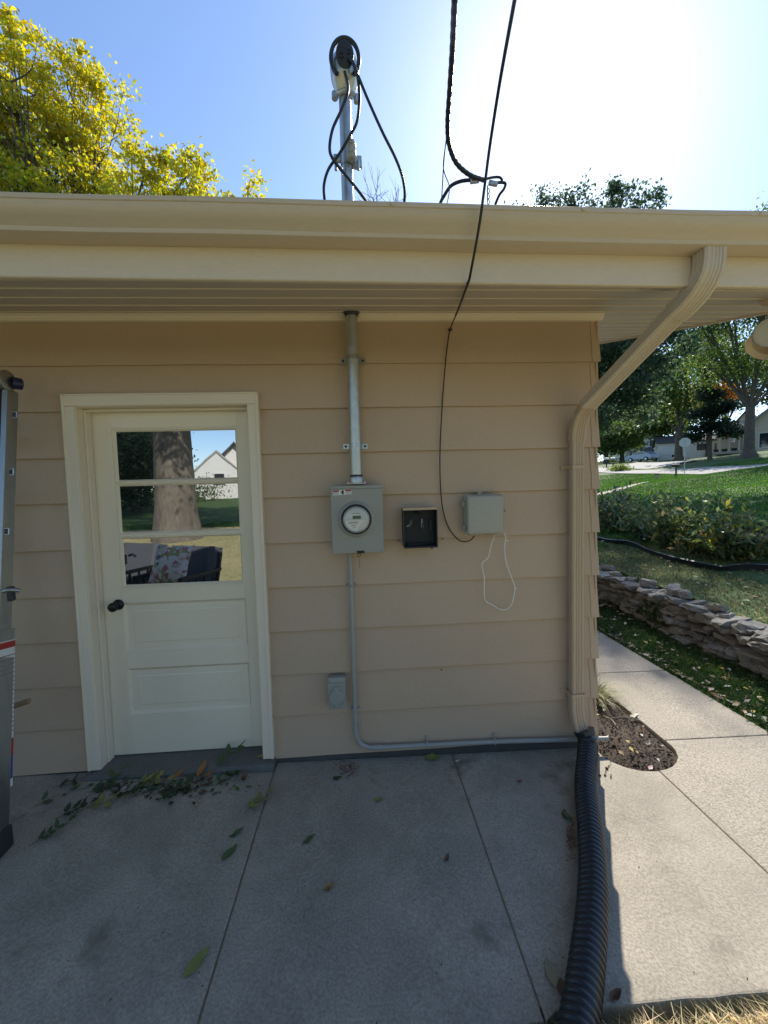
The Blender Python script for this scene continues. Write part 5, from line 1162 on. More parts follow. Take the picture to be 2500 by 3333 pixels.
# dead stalks on the soil
for i, (a, b, h_) in enumerate((((1935, 2300), (1937, 2345), 0.10), ((1965, 2330), (2010, 2370), 0.03), ((1990, 2336), (2085, 2345), 0.03), ((1965, 2415), (1982, 2395), 0.04))):
    p, q = atG(a[0], a[1], 0.0), atG(b[0], b[1], 0.0); mb = MB(); mb.tube(spline([tuple(p), tuple((p+q)/2+np.array([0.01, 0, h_*0.5])), tuple(q)], 5), 0.0035, n=5)
    tag(mb.build('dry_stalk', dead_mat((0.55, 0.50, 0.38)), None, sm=60), ('curved white stalk rising beside the house corner', 'bent dry stalk on the garden soil', 'long dry stalk across the garden soil', 'short pale stalk at the conduit end')[i], 'stalk', 'dead stalks')

# ------------------------------------------------------------------ dry stone wall
sw = empty('stone_wall', (3.52, 2.3, -0.05), 'low dry stacked limestone wall beside the walk', 'stone wall')
svar = []
for k in range(12):
    bm_ = bmesh.new(); bmesh.ops.create_cube(bm_, size=1.0); bmesh.ops.subdivide_edges(bm_, edges=bm_.edges[:], cuts=3, use_grid_fill=True)
    g = np.random.default_rng(40+k); fl_ = [Vector(tuple(unit(g.normal(size=(1, 3)))[0])) for _ in range(7)]; fd_ = g.uniform(0.50, 0.66, 7)
    for v in bm_.verts:
        c = v.co; r_ = c.length; c *= 0.90+0.10*(0.8/r_) if r_ > 0.7 else 1.0
        for f_, d_ in zip(fl_, fd_):
            e_ = c.dot(f_)-d_
            if e_ > 0: c = c-f_*e_
        v.co = c+Vector(tuple(g.normal(size=3)*np.array([0.045, 0.028, 0.06])))
    me = bpy.data.meshes.new('stone'); bm_.to_mesh(me); bm_.free(); me.materials.append(M_STONE); svar.append(me)
def wall_h(y): return float(np.interp(y, [0.0, 0.83, 1.28, 1.73, 2.21, 2.69, 3.3, 5], [0.32, 0.35, 0.37, 0.44, 0.46, 0.41, 0.47, 0.50]))
zb = -0.075; course = 0; zc = zb
while zc < 0.42:
    hcr = random.uniform(0.040, 0.075); y = -0.1-random.uniform(0, 0.2)
    while y < 5.2:
        L_ = random.uniform(0.11, 0.32) if random.random() < 0.8 else random.uniform(0.06, 0.12)
        top = wall_h(y+L_/2)-0.06
        if zc+hcr*0.5 < top:
            cap = zc+hcr*1.6 > top
            o = bpy.data.objects.new('stone', random.choice(svar)); COL.objects.link(o); o.parent = sw
            dpt = random.uniform(0.16, 0.26)*(1.2 if cap else 1)
            wob = 0.02*math.sin(y*2.3+course)
            o.location = Vector((3.60-dpt*0.30+random.uniform(-0.06, 0.045)+0.05*(zc/0.45)-(0.035 if cap else 0), y+L_/2, zc+hcr/2+wob))-Vector(sw.location)
            o.scale = (dpt, L_*0.97, hcr*random.uniform(0.80, 1.0)*(1.1 if cap else 1)); o.rotation_euler = (random.uniform(-0.16, 0.13), random.uniform(-0.14, 0.18), random.uniform(-0.25, 0.25))
        y += L_*random.uniform(0.94, 1.08)
    zc += hcr*0.97; course += 1
for i in range(16):                         # loose stones lying along the top
    y = 0.3+i*0.29+random.uniform(-0.1, 0.1); o = bpy.data.objects.new('stone', random.choice(svar)); COL.objects.link(o); o.parent = sw
    s_ = random.uniform(0.07, 0.12); o.location = Vector((3.56+random.uniform(-0.06, 0.07), y, wall_h(y)-0.035+random.uniform(-0.015, 0.02)))-Vector(sw.location); o.scale = (s_*random.uniform(0.8, 1.2), s_*random.uniform(1.0, 1.9), random.uniform(0.05, 0.085)); o.rotation_euler = (random.uniform(-0.3, 0.3), random.uniform(-0.3, 0.3), random.uniform(0, 3))
mb = MB(); mb.box(3.575, 3.72, -0.1, 6, -0.1, 0.20); tag(mb.build('wall_backfill', M_SOIL, None), kind='structure')
# weed growing out of the wall
p = np.array([3.44, 2.02, 0.02]); wv = empty('wall_weed', p, 'small leafy weed growing from the stone wall face', 'plant')
C = p+RNG.normal(size=(320, 3))*np.array([0.045, 0.13, 0.075])+np.array([0, 0, 0.10]); link('leaves', leaf_cloud('leaves', C, RNG.uniform(0.03, 0.06, 320), mixcols([(0.04, 0.085, 0.03), (0.06, 0.12, 0.035), (0.12, 0.18, 0.05)], 320)), M_LEAF, wv)
mb = MB()
for i in range(7): mb.tube([tuple(p), tuple(p+RNG.normal(size=3)*np.array([.03, .1, .03])+np.array([-0.03, 0, .1]))], 0.003, n=5)
mb.build('stem', dead_mat((0.10, 0.13, 0.04)), wv)
# black lawn edging
ep = [atZ(1940, 1758, 0.47), atZ(1985, 1768, 0.47), atZ(2050, 1781, 0.46), atZ(2120, 1805, 0.45), atZ(2200, 1832, 0.43), atZ(2280, 1850, 0.42), atZ(2350, 1862, 0.42), atZ(2430, 1870, 0.42), atZ(2560, 1880, 0.42)]
ep = [np.array([p[0], p[1], float(terrain(p[0], p[1]))+0.02]) for p in ep]
mb = MB(); mb.tube(spline([tuple(p) for p in ep], 6), 1.0, prof=[(0.05, -0.012), (0.062, -0.018), (0.072, 0), (0.062, 0.018), (0.05, 0.012), (-0.06, 0.01), (-0.06, -0.01)], up=(0, 0, 1)); tag(mb.build('lawn_edging', M_BLACKP, None, sm=40), 'black plastic lawn edging curving in front of the shrubs', 'edging')
M_LEAFG = leafmat('glossy_shrub_leaf', 0.5, 0.32)
# shrubs behind the edging
def shrub(x, y, rx, ry, h, n, pal, label, w=None, ls=0.12):
    z = float(terrain(x, y)); b = np.array([x, y, z]); e = empty('shrub', b, label, 'shrub', 'shrubs behind the edging')
    mb = MB(); tips = []
    for i in range(22):
        a = RNG.uniform(0, 6.28); rr_ = RNG.uniform(0.3, 1)**0.6; tp_ = b+np.array([math.cos(a)*rx*rr_, math.sin(a)*ry*rr_, h*(RNG.uniform(0.40, 1.0) if i % 4 else RNG.uniform(0.95, 1.45))*(1-0.40*rr_*rr_)]); tips.append(tp_)
        mb.tube([tuple(b+np.array([math.cos(a)*rx*.25, math.sin(a)*ry*.25, -0.03])), tuple(b*0.5+tp_*0.5+np.array([0, 0, 0.05])), tuple(tp_)], [0.006, 0.005, 0.003], n=4)
    mb.build('stems', dead_mat((0.12, 0.10, 0.05)), e)
    C = []
    for tp_ in tips:
        k = n//22; t = RNG.uniform(0.25, 1.0, k)[:, None]; C.append((b*(1-t)+tp_*t)+RNG.normal(size=(k, 3))*np.array([rx*.13, ry*.13, h*0.08]))
    C = np.concatenate(C); C[:, 2] = np.maximum(C[:, 2], z+0.03)
    link('leaves', leaf_cloud('leaves', C, ls*RNG.uniform(0.4, 1.4, len(C)), mixcols(pal, len(C), 0.25, w), droop=0.5, aspect=0.40), M_LEAFG, e)
SPAL = [(0.085, 0.13, 0.065), (0.14, 0.19, 0.085), (0.21, 0.25, 0.11), (0.34, 0.26, 0.15), (0.48, 0.44, 0.11)]
for i, (px, py, zz, rx, h, lbl, w) in enumerate((
        (1950, 1700, 0.62, 0.8, 0.95, 'dull green shrub half hidden behind the house corner', [.4, .3, .15, .13, .02]),
        (2040, 1730, 0.55, 0.75, 0.90, 'shrub with dry brownish tips second from the house corner', [.3, .25, .2, .2, .05]),
        (2130, 1760, 0.52, 0.7, 0.85, 'dark shrub behind the bend of the black edging', [.4, .3, .15, .1, .05]),
        (2220, 1790, 0.50, 0.65, 0.85, 'broad leaved green shrub in the middle of the shrub row', [.35, .35, .2, .05, .05]),
        (2310, 1810, 0.48, 0.65, 0.80, 'shrub with yellow leaves on top right of the row', [.3, .3, .15, .05, .2]),
        (2410, 1830, 0.46, 0.6, 0.62, 'low shrub at the right end of the row', [.35, .3, .2, .1, .05]),
        (2000, 1690, 0.75, 0.8, 0.85, 'pale green shrub behind the front row on the left', [.25, .3, .3, .1, .05]),
        (2170, 1720, 0.66, 0.8, 0.80, 'dark shrub behind the front row in the middle', [.4, .3, .2, .1, 0]),
        (2500, 1800, 0.55, 0.7, 0.55, 'shrub cut by the right edge of the view', [.35, .3, .2, .1, .05]))):
    p = atZ(px, py, zz); x_, y_ = float(p[0]), float(p[1])
    shrub(x_, y_, rx, rx, h, 1500, SPAL, lbl, w)

# ================================================================== BEYOND
def tz(azd, r):
    p = polar(azd, r); return np.array([p[0], p[1], float(terrain(p[0], p[1]))])
def drape(name, pts_near, pts_far, m_, off=0.05, ns=40):
    A = np.array([[a, r] for a, r in pts_near], float); B = np.array([[a, r] for a, r in pts_far], float)
    V = []
    for t in np.linspace(0, 1, ns):
        ka = np.interp(t, np.linspace(0, 1, len(A)), A[:, 0]), np.interp(t, np.linspace(0, 1, len(A)), A[:, 1])
        kb = np.interp(t, np.linspace(0, 1, len(B)), B[:, 0]), np.interp(t, np.linspace(0, 1, len(B)), B[:, 1])
        pa, pb = polar(*ka), polar(*kb)
        for s in np.linspace(0, 1, 7):
            p = pa*(1-s)+pb*s; V.append((p[0], p[1], float(terrain(p[0], p[1]))+off))
    V = np.array(V); I = np.arange(ns*7).reshape(ns, 7)
    Q = np.stack([I[:-1, :-1], I[1:, :-1], I[1:, 1:], I[:-1, 1:]], -1).reshape(-1)
    return tag(link(name, np_mesh(name, V, 4, Q), m_), kind='structure')
drape('street', [(26, 54), (32, 51), (36, 46), (39.5, 42), (42.5, 38.5), (46, 38.5), (52, 38)], [(26, 62), (32, 58), (36, 51), (39.5, 47.5), (42.5, 46.5), (46, 43.5), (52, 42.5)], M_ROAD, 0.06)
drape('side_street', [(33.5, 58), (36, 53), (38.2, 52)], [(36, 64), (39, 60), (42.5, 56)], M_ROAD, 0.07, 16)
drape('driveway', [(26, 21), (31.5, 23.5), (34.5, 27), (37.2, 31)], [(26, 23), (31.5, 25.6), (34.5, 28.6), (37.2, 31.8)], M_CONC2, 0.05, 24)

# trees
GREEN = [(0.075, 0.125, 0.038), (0.115, 0.175, 0.048), (0.048, 0.080, 0.030), (0.19, 0.23, 0.065)]
DARKG = [(0.075, 0.112, 0.066), (0.11, 0.155, 0.075), (0.055, 0.080, 0.055)]
LIME = [(0.13, 0.19, 0.045), (0.20, 0.24, 0.06), (0.08, 0.12, 0.03)]
YEL = [(0.46, 0.48, 0.07), (0.60, 0.53, 0.08), (0.28, 0.38, 0.08), (0.60, 0.42, 0.07)]
# yellow-green tree behind the roof on the left
yt = atY(225, 460, 11.5); Y0 = 11.5; S_ = (Y0-CAM[1])/F_PX/0.6636
lob = []
for dx_, dy_, rp in ((-75, 185, 105), (22, 178, 100), (165, 232, 100), (205, 335, 72), (75, 330, 100), (-40, 330, 105), (312, 378, 54), (395, 388, 56), (458, 424, 40), (548, 428, 34), (120, 430, 90), (270, 455, 55), (-20, 440, 95), (380, 465, 55)):
    p = atY(dx_/0.6636, dy_/0.6636, Y0+RNG.normal()*0.7); lob.append((p, rp*S_))
gb = np.array([float(atY(225, 460, Y0)[0])-0.2, Y0, 0.0]); gb[2] = float(terrain(gb[0], gb[1]))-0.1
def ygrad(Q, cols):
    k = np.clip((Q[:, 2]-7.2)/5.0+Q[:, 0]*0.02+RNG.normal(size=len(Q))*0.22, 0, 1)[:, None]
    return cols*0.6+0.4*(np.array([0.62, 0.45, 0.07])*k+np.array([0.28, 0.38, 0.08])*(1-k))
tree('yellow_tree', 'tall tree with yellow green autumn leaves rising behind the roof', gb, 0.28, 5.0, [tuple(p-gb)+(r_, r_, r_*0.95) for p, r_ in lob], 36000, 0.15, YEL, M_BARK, clump=0.19, per=80, w=[.36, .20, .36, .08], grad=ygrad, seedbr=1000)
# tree in front of the sun direction, its crown top over the roof, its low boughs beside the corner
nb = tz(30.0, 26.0)
def nl(azd, r, t, rx, rz): p = polar(azd, r, CAM[2]+r*t)-nb; return (p[0], p[1], p[2], rx, rx, rz)
tree('shade_tree', 'large dark leaved shade tree behind the house corner with crown over the roof', nb, 0.42, 4.5,
     [nl(21.5, 26, 0.60, 0.9, 1.2), nl(24.5, 26, 0.615, 0.8, 1.0), nl(27.2, 26, 0.61, 0.8, 0.9), nl(29.8, 26, 0.60, 0.9, 1.1), nl(34.0, 26, 0.575, 0.9, 1.2), nl(36.5, 26, 0.56, 0.8, 0.9), nl(25, 26, 0.47, 2.4, 2.0), nl(32, 26, 0.46, 2.6, 2.0), nl(30, 24, 0.34, 3.2, 2.4), nl(35.0, 24, 0.33, 2.6, 2.1), nl(34, 23, 0.23, 1.9, 1.4), nl(37.3, 24, 0.26, 1.7, 1.5), nl(25, 26, 0.34, 3.0, 2.4), nl(33, 23.5, 0.16, 1.4, 1.0), nl(35.5, 24, 0.145, 1.1, 0.8)],
     46000, 0.20, DARKG, M_BARK, clump=0.30, per=80, seedbr=1000)
# big spreading tree at the right
bt = tz(46.0, 50.0)
def bl(azd, r, t, rx, rz, b): p = polar(azd, r, CAM[2]+r*t)-b; return (p[0], p[1], p[2], rx, rx, rz)
tree('spreading_tree', 'big spreading tree with thick forked trunk on the slope at right', bt, 0.40, 4.6, [bl(42.5, 49, 0.22, 2.2, 1.8, bt), bl(44.5, 50, 0.30, 2.8, 2.2, bt), bl(47, 50, 0.33, 3.0, 2.4, bt), bl(50, 50, 0.28, 3.2, 2.6, bt), bl(43.5, 48, 0.36, 2.8, 2.2, bt), bl(47.5, 48, 0.42, 3.2, 2.4, bt), bl(41.8, 49, 0.30, 1.9, 1.6, bt), bl(48.8, 49, 0.20, 1.8, 1.4, bt), bl(40.5, 49, 0.38, 2.0, 1.8, bt), bl(45.2, 49, 0.21, 1.2, 1.0, bt)], 28000, 0.24, GREEN+LIME[:1], M_BARK, clump=0.6, per=32, flare=1.9, seedbr=12)
t2 = tz(40.0, 62.0)
tree('street_tree', 'dark forked tree behind the stop sign', t2, 0.42, 3.6, [bl(38.6, 62, 0.15, 2.2, 1.6, t2), bl(40.2, 62, 0.19, 2.6, 2.0, t2), bl(41.6, 62, 0.14, 2.0, 1.6, t2), bl(40.8, 61, 0.25, 2.6, 2.0, t2), bl(38.8, 62, 0.22, 2.2, 1.8, t2)], 10000, 0.34, GREEN, M_BARK, clump=0.7, per=30, flare=1.9)
t3 = tz(38.3, 76.0)
tree('street_tree', 'pale green forked tree left of the stop sign', t3, 0.45, 3.2, [bl(37.0, 76, 0.115, 2.2, 1.7, t3), bl(38.4, 76, 0.125, 2.2, 1.7, t3), bl(39.2, 76, 0.105, 1.6, 1.3, t3), bl(37.8, 76, 0.15, 2.0, 1.6, t3)], 8000, 0.38, LIME+GREEN[:1], M_BARK, clump=0.8, per=30, flare=1.7)
for azd, r, lbl, pal in ((32.7, 74, 'small tree beside the house corner at the far street', GREEN), (34.4, 76, 'small pale tree at the far end of the street', LIME)):
    b = tz(azd, r); tree('far_street_tree', lbl, b, 0.34, 2.6, [bl(azd-0.9, r, 0.078, 1.7, 1.2, b), bl(azd+0.8, r, 0.082, 1.7, 1.2, b), bl(azd, r, 0.105, 2.2, 1.6, b)], 5500, 0.36, pal, M_BARK, clump=0.7, per=30)
cb = tz(42.8, 54.0)
tree('spruce', 'dark drooping spruce with a bare lower trunk', cb, 0.16, 5.6, [bl(42.0, 54, 0.100, 1.2, 0.35, cb), bl(43.8, 54, 0.105, 1.5, 0.35, cb), bl(42.2, 54, 0.125, 1.4, 0.5, cb), bl(43.6, 54, 0.135, 1.4, 0.5, cb), bl(42.7, 54, 0.165, 1.1, 0.9, cb), bl(42.7, 54, 0.20, 0.8, 1.0, cb), bl(41.3, 54, 0.085, 1.2, 0.3, cb), bl(44.6, 54, 0.088, 1.2, 0.3, cb)], 9000, 0.28, [(0.020, 0.036, 0.022), (0.032, 0.05, 0.028)], M_BARK, clump=0.32, per=30)
ob_ = tz(42.6, 72.0)
tree('maple', 'small maple turning orange behind the spruce', ob_, 0.2, 3.5, [bl(42.2, 72, 0.165, 1.7, 1.1, ob_), bl(43.6, 72, 0.16, 1.6, 0.9, ob_)], 3200, 0.36, [(0.36, 0.12, 0.04), (0.45, 0.27, 0.04), (0.28, 0.12, 0.06)], M_BARK, clump=0.6, per=30)
for i, (azd, r, h, pal, lbl) in enumerate(((29, 96, 0.24, GREEN, 'far green tree at the end of the street'), (33.5, 104, 0.23, DARKG, 'far dark tree above the two storey house'), (37, 100, 0.26, GREEN, 'far tree behind the two storey house'), (40.5, 108, 0.27, DARKG, 'far dark tree behind the white ranch house'), (44, 98, 0.30, LIME, 'far lime green tree behind the porch house'), (48, 92, 0.30, GREEN, 'far tree over the roof of the porch house'), (51.5, 90, 0.28, DARKG, 'far dark tree at the right edge'))):
    b = tz(azd, r); L_ = []
    for k in range(7): L_.append(bl(azd+RNG.uniform(-2.6, 2.6), r, h*RNG.uniform(0.45, 0.92), RNG.uniform(3.2, 4.6), RNG.uniform(2.8, 4.2), b))
    tree('background_tree', lbl, b, 0.4, 5, L_, 6500, 0.55, pal, M_BARK, group='trees at the far end of the street', clump=1.2, per=30, seedbr=4)
# bare twig tree behind the roof
bb = atY(1262, 640, 9.0); b0 = np.array([bb[0], 9.0, 0.0]); 
def bare_twigs():
    e = empty('bare_tree', b0, 'bare twiggy tree top behind the roof beside the mast', 'tree'); mb = MB()
    mb.tube([tuple(b0), tuple(bb+np.array([0, 0, -1.5]))], [0.08, 0.035], n=8)
    g = np.random.default_rng(5)
    def br(p, d, L_, r_, k):
        q = p+d*L_; m_ = (p+q)/2+g.normal(size=3)*0.04*L_; mb.tube([tuple(p), tuple(m_), tuple(q)], [r_, r_*0.8, r_*0.55], n=4, cap=False)
        if k == 0: return
        for _ in range(3 if k > 1 else 2): br(p+(q-p)*g.uniform(0.45, 1.0), unit((d+g.normal(size=3)*0.42)[None])[0], L_*g.uniform(0.55, 0.8), r_*0.6, k-1)
    for _ in range(5): br(bb+np.array([0, 0, -1.5]), unit((np.array([0, 0, 1.0])+g.normal(size=3)*0.35)[None])[0], 1.0, 0.02, 3)
    mb.build('twigs', M_BARK, e)
bare_twigs()

# street furniture
def post_frame(azd): return Matrix.Rotation(-R(azd), 3, 'Z')
sp0 = tz(40.57, 40.0); sp0[2] = CAM[2]+40*0.0140
ss_ = empty('stop_sign', sp0, 'octagonal road sign seen from its bare metal back', 'road sign')
rm = post_frame(40.57+6)
def loc(o, rm, v): return Vector(tuple(o))+rm @ Vector(v)
mb = MB(); mb.obox(loc(sp0, rm, (0, 0, 1.2)), (0.055, 0.035, 3.1), rm, 0.004); mb.build('post', M_GALV, ss_)
mb = MB(); oc = loc(sp0, rm, (0.0, 0.03, 2.46)); mb.prism([oc+rm @ Vector((0.40*math.cos(math.pi/8+i*math.pi/4), 0, 0.40*math.sin(math.pi/8+i*math.pi/4))) for i in range(8)], tuple(rm @ Vector((0, 0.006, 0)))); mb.build('sign_plate', M_SIGNB, ss_)
mb = MB(); 
for zz in (2.62, 2.30): mb.obox(loc(sp0, rm, (0, -0.02, zz)), (0.03, 0.012, 0.03), rm)
mb.build('bolt', M_DARK, ss_)
def mailbox(azd, r, t, label, top=M_INK, turn=20, s=1.0):
    p = polar(azd, r, CAM[2]+r*t); e = empty('mailbox', p, label, 'mailbox'); q = post_frame(azd+turn)
    mb = MB(); mb.obox(loc(p, q, (0, 0, 0.42*s)), (0.11*s, 0.11*s, 1.1*s), q, 0.01); mb.build('post', M_INK, e)
    mb = MB(); n = 12; prof = [(-0.11*s, 0), (0.11*s, 0), (0.11*s, 0.12*s)]+[(0.11*s*math.cos(a), 0.12*s+0.11*s*math.sin(a)) for a in np.linspace(0, math.pi, n)[1:-1]]+[(-0.11*s, 0.12*s)]
    mb.prism([loc(p, q, (-0.28*s, x, 0.97*s+z)) for x, z in prof], tuple(q @ Vector((0.56*s, 0, 0)))); mb.build('box', top, e)
    mb = MB(); mb.obox(loc(p, q, (-0.1*s, -0.12*s, 1.12*s)), (0.03*s, 0.01, 0.14*s), q); mb.build('flag', M_RED, e)
    mb = MB(); mb.obox(loc(p, q, (0, 0, 0.955*s)), (0.5*s, 0.16*s, 0.02*s), q); mb.build('shelf', M_INK, e)
mailbox(39.8, 38.5, 0.0047, 'black curved top mailbox on a black post left of the stop sign', s=0.92)
mailbox(32.75, 58, 0.0335, 'leftmost of two pale topped mailboxes by the far street', M_WHITE, 30); mailbox(33.45, 58, 0.0335, 'right of two pale topped mailboxes by the far street', M_WHITE, 30)
p = polar(37.98, 36.5, CAM[2]+36.5*0.0022); ys_ = empty('yard_sign', p, 'small square yellowish yard sign on the grass strip', 'yard sign'); q = post_frame(38)
mb = MB(); mb.obox(loc(p, q, (0, 0, 0.25)), (0.34, 0.012, 0.24), q); mb.build('panel', plain('pale_yellow_board', (0.55, 0.46, 0.22), 0.6), ys_)
mb = MB(); mb.obox(loc(p, q, (0, -0.001, 0.425)), (0.34, 0.012, 0.10), q); mb.build('header_band', plain('brown_board', (0.20, 0.13, 0.07), 0.6), ys_)
mb = MB()
for x in (-0.12, 0.12): mb.obox(loc(p, q, (x, 0.01, 0.05)), (0.012, 0.01, 0.5), q)
for x, z, w_ in ((-0.08, 0.28, 0.10), (0.08, 0.25, 0.06), (-0.02, 0.20, 0.18)): mb.obox(loc(p, q, (x, -0.008, z)), (w_, 0.004, 0.03), q)
mb.build('legs_and_print', M_INKG, ys_)

# houses across the street
def frame_at(azd, r, z, turn=0):
    p = polar(azd, r, z); return p, Matrix.Rotation(-R(azd+turn), 3, 'Z')
def gable_block(e, p, q, x0, x1, y0, y1, h, rise, wallm, roofm, axis='x', over=0.35, z0=0.0):
    mb = MB(); mb.obox(loc(p, q, ((x0+x1)/2, (y0+y1)/2, z0+h/2-0.5)), (x1-x0, y1-y0, h+1.0), q)
    if axis == 'x':
        ym = (y0+y1)/2
        mb.prism([loc(p, q, (x0, y0, z0+h)), loc(p, q, (x0, y1, z0+h)), loc(p, q, (x0, ym, z0+h+rise))], tuple(q @ Vector((x1-x0, 0, 0)))); mb.build('wall', wallm, e)
        mb = MB(); k = rise/(ym-y0)
        A = [(y0-over, z0+h-over*k+0.02), (ym, z0+h+rise+0.02), (y1+over, z0+h-over*k+0.02), (y1+over, z0+h-over*k+0.2), (ym, z0+h+rise+0.22), (y0-over, z0+h-over*k+0.2)]
        mb.prism([loc(p, q, (x0-over, a, b)) for a, b in A], tuple(q @ Vector((x1-x0+2*over, 0, 0)))); return mb.build('roof', roofm, e)
    xm = (x0+x1)/2
    mb.prism([loc(p, q, (x0, y0, z0+h)), loc(p, q, (x1, y0, z0+h)), loc(p, q, (xm, y0, z0+h+rise))], tuple(q @ Vector((0, y1-y0, 0)))); mb.build('wall', wallm, e)
    mb = MB(); k = rise/(xm-x0)
    A = [(x0-over, z0+h-over*k+0.02), (xm, z0+h+rise+0.02), (x1+over, z0+h-over*k+0.02), (x1+over, z0+h-over*k+0.2), (xm, z0+h+rise+0.22), (x0-over, z0+h-over*k+0.2)]
    mb.prism([loc(p, q, (a, y0-over, b)) for a, b in A], tuple(q @ Vector((0, y1-y0+2*over, 0)))); return mb.build('roof', roofm, e)
def win(e, p, q, x, z, w_, h_, y=-0.03, shutter=False):
    mb = MB(); mb.obox(loc(p, q, (x, y, z)), (w_+0.16, 0.05, h_+0.16), q); f = mb.build('window', M_WHITE, e)
    mb = MB(); mb.obox(loc(p, q, (x, y-0.03, z)), (w_, 0.02, h_), q); mb.build('pane', M_WINDOW, f)
    if shutter:
        mb = MB()
        for s_ in (-1, 1): mb.obox(loc(p, q, (x+s_*(w_/2+0.25), y-0.01, z)), (0.28, 0.04, h_+0.1), q)
        mb.build('shutter', M_DARK, f)
p, q = frame_at(36.6, 92, float(tz(36.6, 92)[2])+0.2, -25); e = empty('two_storey_house', p, 'white two storey house with dark shutters at the end of the street', 'house')
gable_block(e, p, q, -3.4, 3.4, 0, 7, 3.9, 1.3, M_HWHITE, M_ROOFL)
for x in (-2.4, -0.9, 0.6, 2.1): win(e, p, q, x, 2.9, 0.75, 1.1, shutter=True)
gable_block(e, p, q, -1.4, 1.0, -1.6, -0.1, 1.1, 0.8, M_HWHITE, M_ROOF, 'x', 0.25)
win(e, p, q, -2.5, 0.9, 0.8, 1.1); win(e, p, q, 2.3, 0.9, 0.8, 1.1)
p, q = frame_at(41.0, 72, float(tz(41.0, 72)[2])+0.1, -8); e = empty('ranch_house', p, 'long white one storey house behind the spruce', 'house')
gable_block(e, p, q, -3.6, 4.2, 0, 7, 2.3, 1.1, M_HWHITE, M_ROOF)
win(e, p, q, -1.6, 0.35, 0.9, 0.4); win(e, p, q, 1.4, 1.4, 1.2, 0.9); win(e, p, q, 3.2, 1.4, 0.9, 0.9)
for i in range(8):
    mb = MB(); mb.obox(loc(p, q, (0.3, -0.012, 0.2+i*0.26)), (7.8, 0.02, 0.015), q); mb.build('siding_line', M_INKG, e)
p, q = frame_at(47.2, 62, float(tz(47.2, 62)[2])+0.1, 12); e = empty('porch_house', p, 'tan house with pale steep roof, dormer and pillared porch at right', 'house')
gable_block(e, p, q, -1.9, 6.5, 0, 9, 2.4, 3.6, M_HTAN, M_ROOFL, 'y', 0.5); gable_block(e, p, q, -4.8, -1.95, 1.8, 8, 2.3, 1.6, M_HTAN, M_ROOFL)
gable_block(e, p, q, -2.9, -1.6, 2.4, 4.4, 1.0, 0.8, M_HTAN, M_ROOF, 'y', 0.2, 2.9); win(e, p, q, -2.25, 3.5, 0.6, 0.6, y=2.36)
win(e, p, q, 0.4, 1.0, 1.7, 1.6); win(e, p, q, 3.2, 1.2, 1.2, 1.3)
mb = MB(); mb.prism([loc(p, q, (-5.0, -0.2, 2.15)), loc(p, q, (-1.95, -0.2, 2.15)), loc(p, q, (-1.95, 2.4, 2.9)), loc(p, q, (-5.0, 2.4, 2.9))], tuple(q @ Vector((0, 0, 0.16)))); mb.build('porch_roof', M_ROOFL, e)
for x in (-4.9, -4.0, -3.1, -2.2): mb = MB(); mb.obox(loc(p, q, (x, 0.0, 1.05)), (0.16, 0.16, 2.15), q); mb.build('porch_post', M_HTAN, e)
mb = MB(); mb.obox(loc(p, q, (-3.4, 1.2, -0.1)), (3.2, 2.6, 0.3), q); mb.build('porch_floor', M_CONC2, e)
for i, x in enumerate((-4.5, -3.7, -2.8)):
    c = loc(p, q, (x, 0.5, 0.35)); mb = MB(); mb.lathe([(0.2, -0.35), (0.28, 0), (0.3, 0.05)], tuple(c), n=10); pt = mb.build('planter', M_DARK, None)
    tag(pt, ('dark planter at the left end of the porch', 'dark planter in the middle of the porch', 'dark planter at the right end of the porch')[i], 'planter', 'planters on the porch')
fp_ = loc(p, q, (-2.3, -0.15, 1.5)); fe = empty('house_flag', fp_, 'small flag hanging slanted from a porch post', 'flag')
mb = MB(); mb.tube([tuple(fp_), tuple(fp_+q @ Vector((-0.5, -0.5, 0.55)))], 0.015, n=6); mb.build('pole', M_WHITE, fe)
mb = MB(); a0 = fp_+q @ Vector((-0.5, -0.5, 0.55)); mb.prism([a0, a0+q @ Vector((0.42, 0.3, -0.25)), a0+q @ Vector((0.25, 0.3, -1.05)), a0+q @ Vector((-0.25, 0, -0.85))], tuple(q @ Vector((0.004, -0.01, 0)))); fg = mb.build('cloth', M_WHITE, fe)
mb = MB()
for i in range(4): mb.prism([a0+q @ Vector((0.36-0.06*i, 0.28-0.04*i, -0.34-0.16*i)), a0+q @ Vector((0.40-0.06*i, 0.30-0.04*i, -0.40-0.16*i)), a0+q @ Vector((-0.10-0.04*i, -0.06, -0.30-0.16*i)), a0+q @ Vector((-0.08-0.04*i, -0.06, -0.22-0.16*i))], tuple(q @ Vector((0.004, -0.03, 0))))
mb.build('stripe', M_RED, fg)
# parked car
p, q = frame_at(36.55, 70, float(tz(36.55, 70)[2])+0.05, 40); e = empty('parked_car', p, 'small pale blue car parked far down the street', 'car')
M_CAR = mat('pale_blue_car_paint', (0.30, 0.40, 0.52), rough=0.25, scale=2, coat=0.6)
prof = [(-2.0, 0.3), (-2.05, 0.7), (-1.9, 0.92), (-1.0, 1.0), (-0.5, 1.42), (0.7, 1.45), (1.4, 1.02), (1.95, 0.92), (2.05, 0.6), (2.0, 0.3)]
mb = MB(); mb.prism([loc(p, q, (x, -0.85, z)) for x, z in prof], tuple(q @ Vector((0, 1.7, 0)))); bmesh.ops.bevel(mb.bm, geom=mb.bm.edges[:], offset=0.05, segments=2, affect='EDGES'); mb.build('body', M_CAR, e, sm=40)
mb = MB(); mb.prism([loc(p, q, (x, -0.865, z)) for x, z in ((-0.8, 1.04), (-0.42, 1.36), (0.62, 1.38), (1.15, 1.04))], tuple(q @ Vector((0, 0.02, 0)))); mb.build('side_window', M_WINDOW, e)
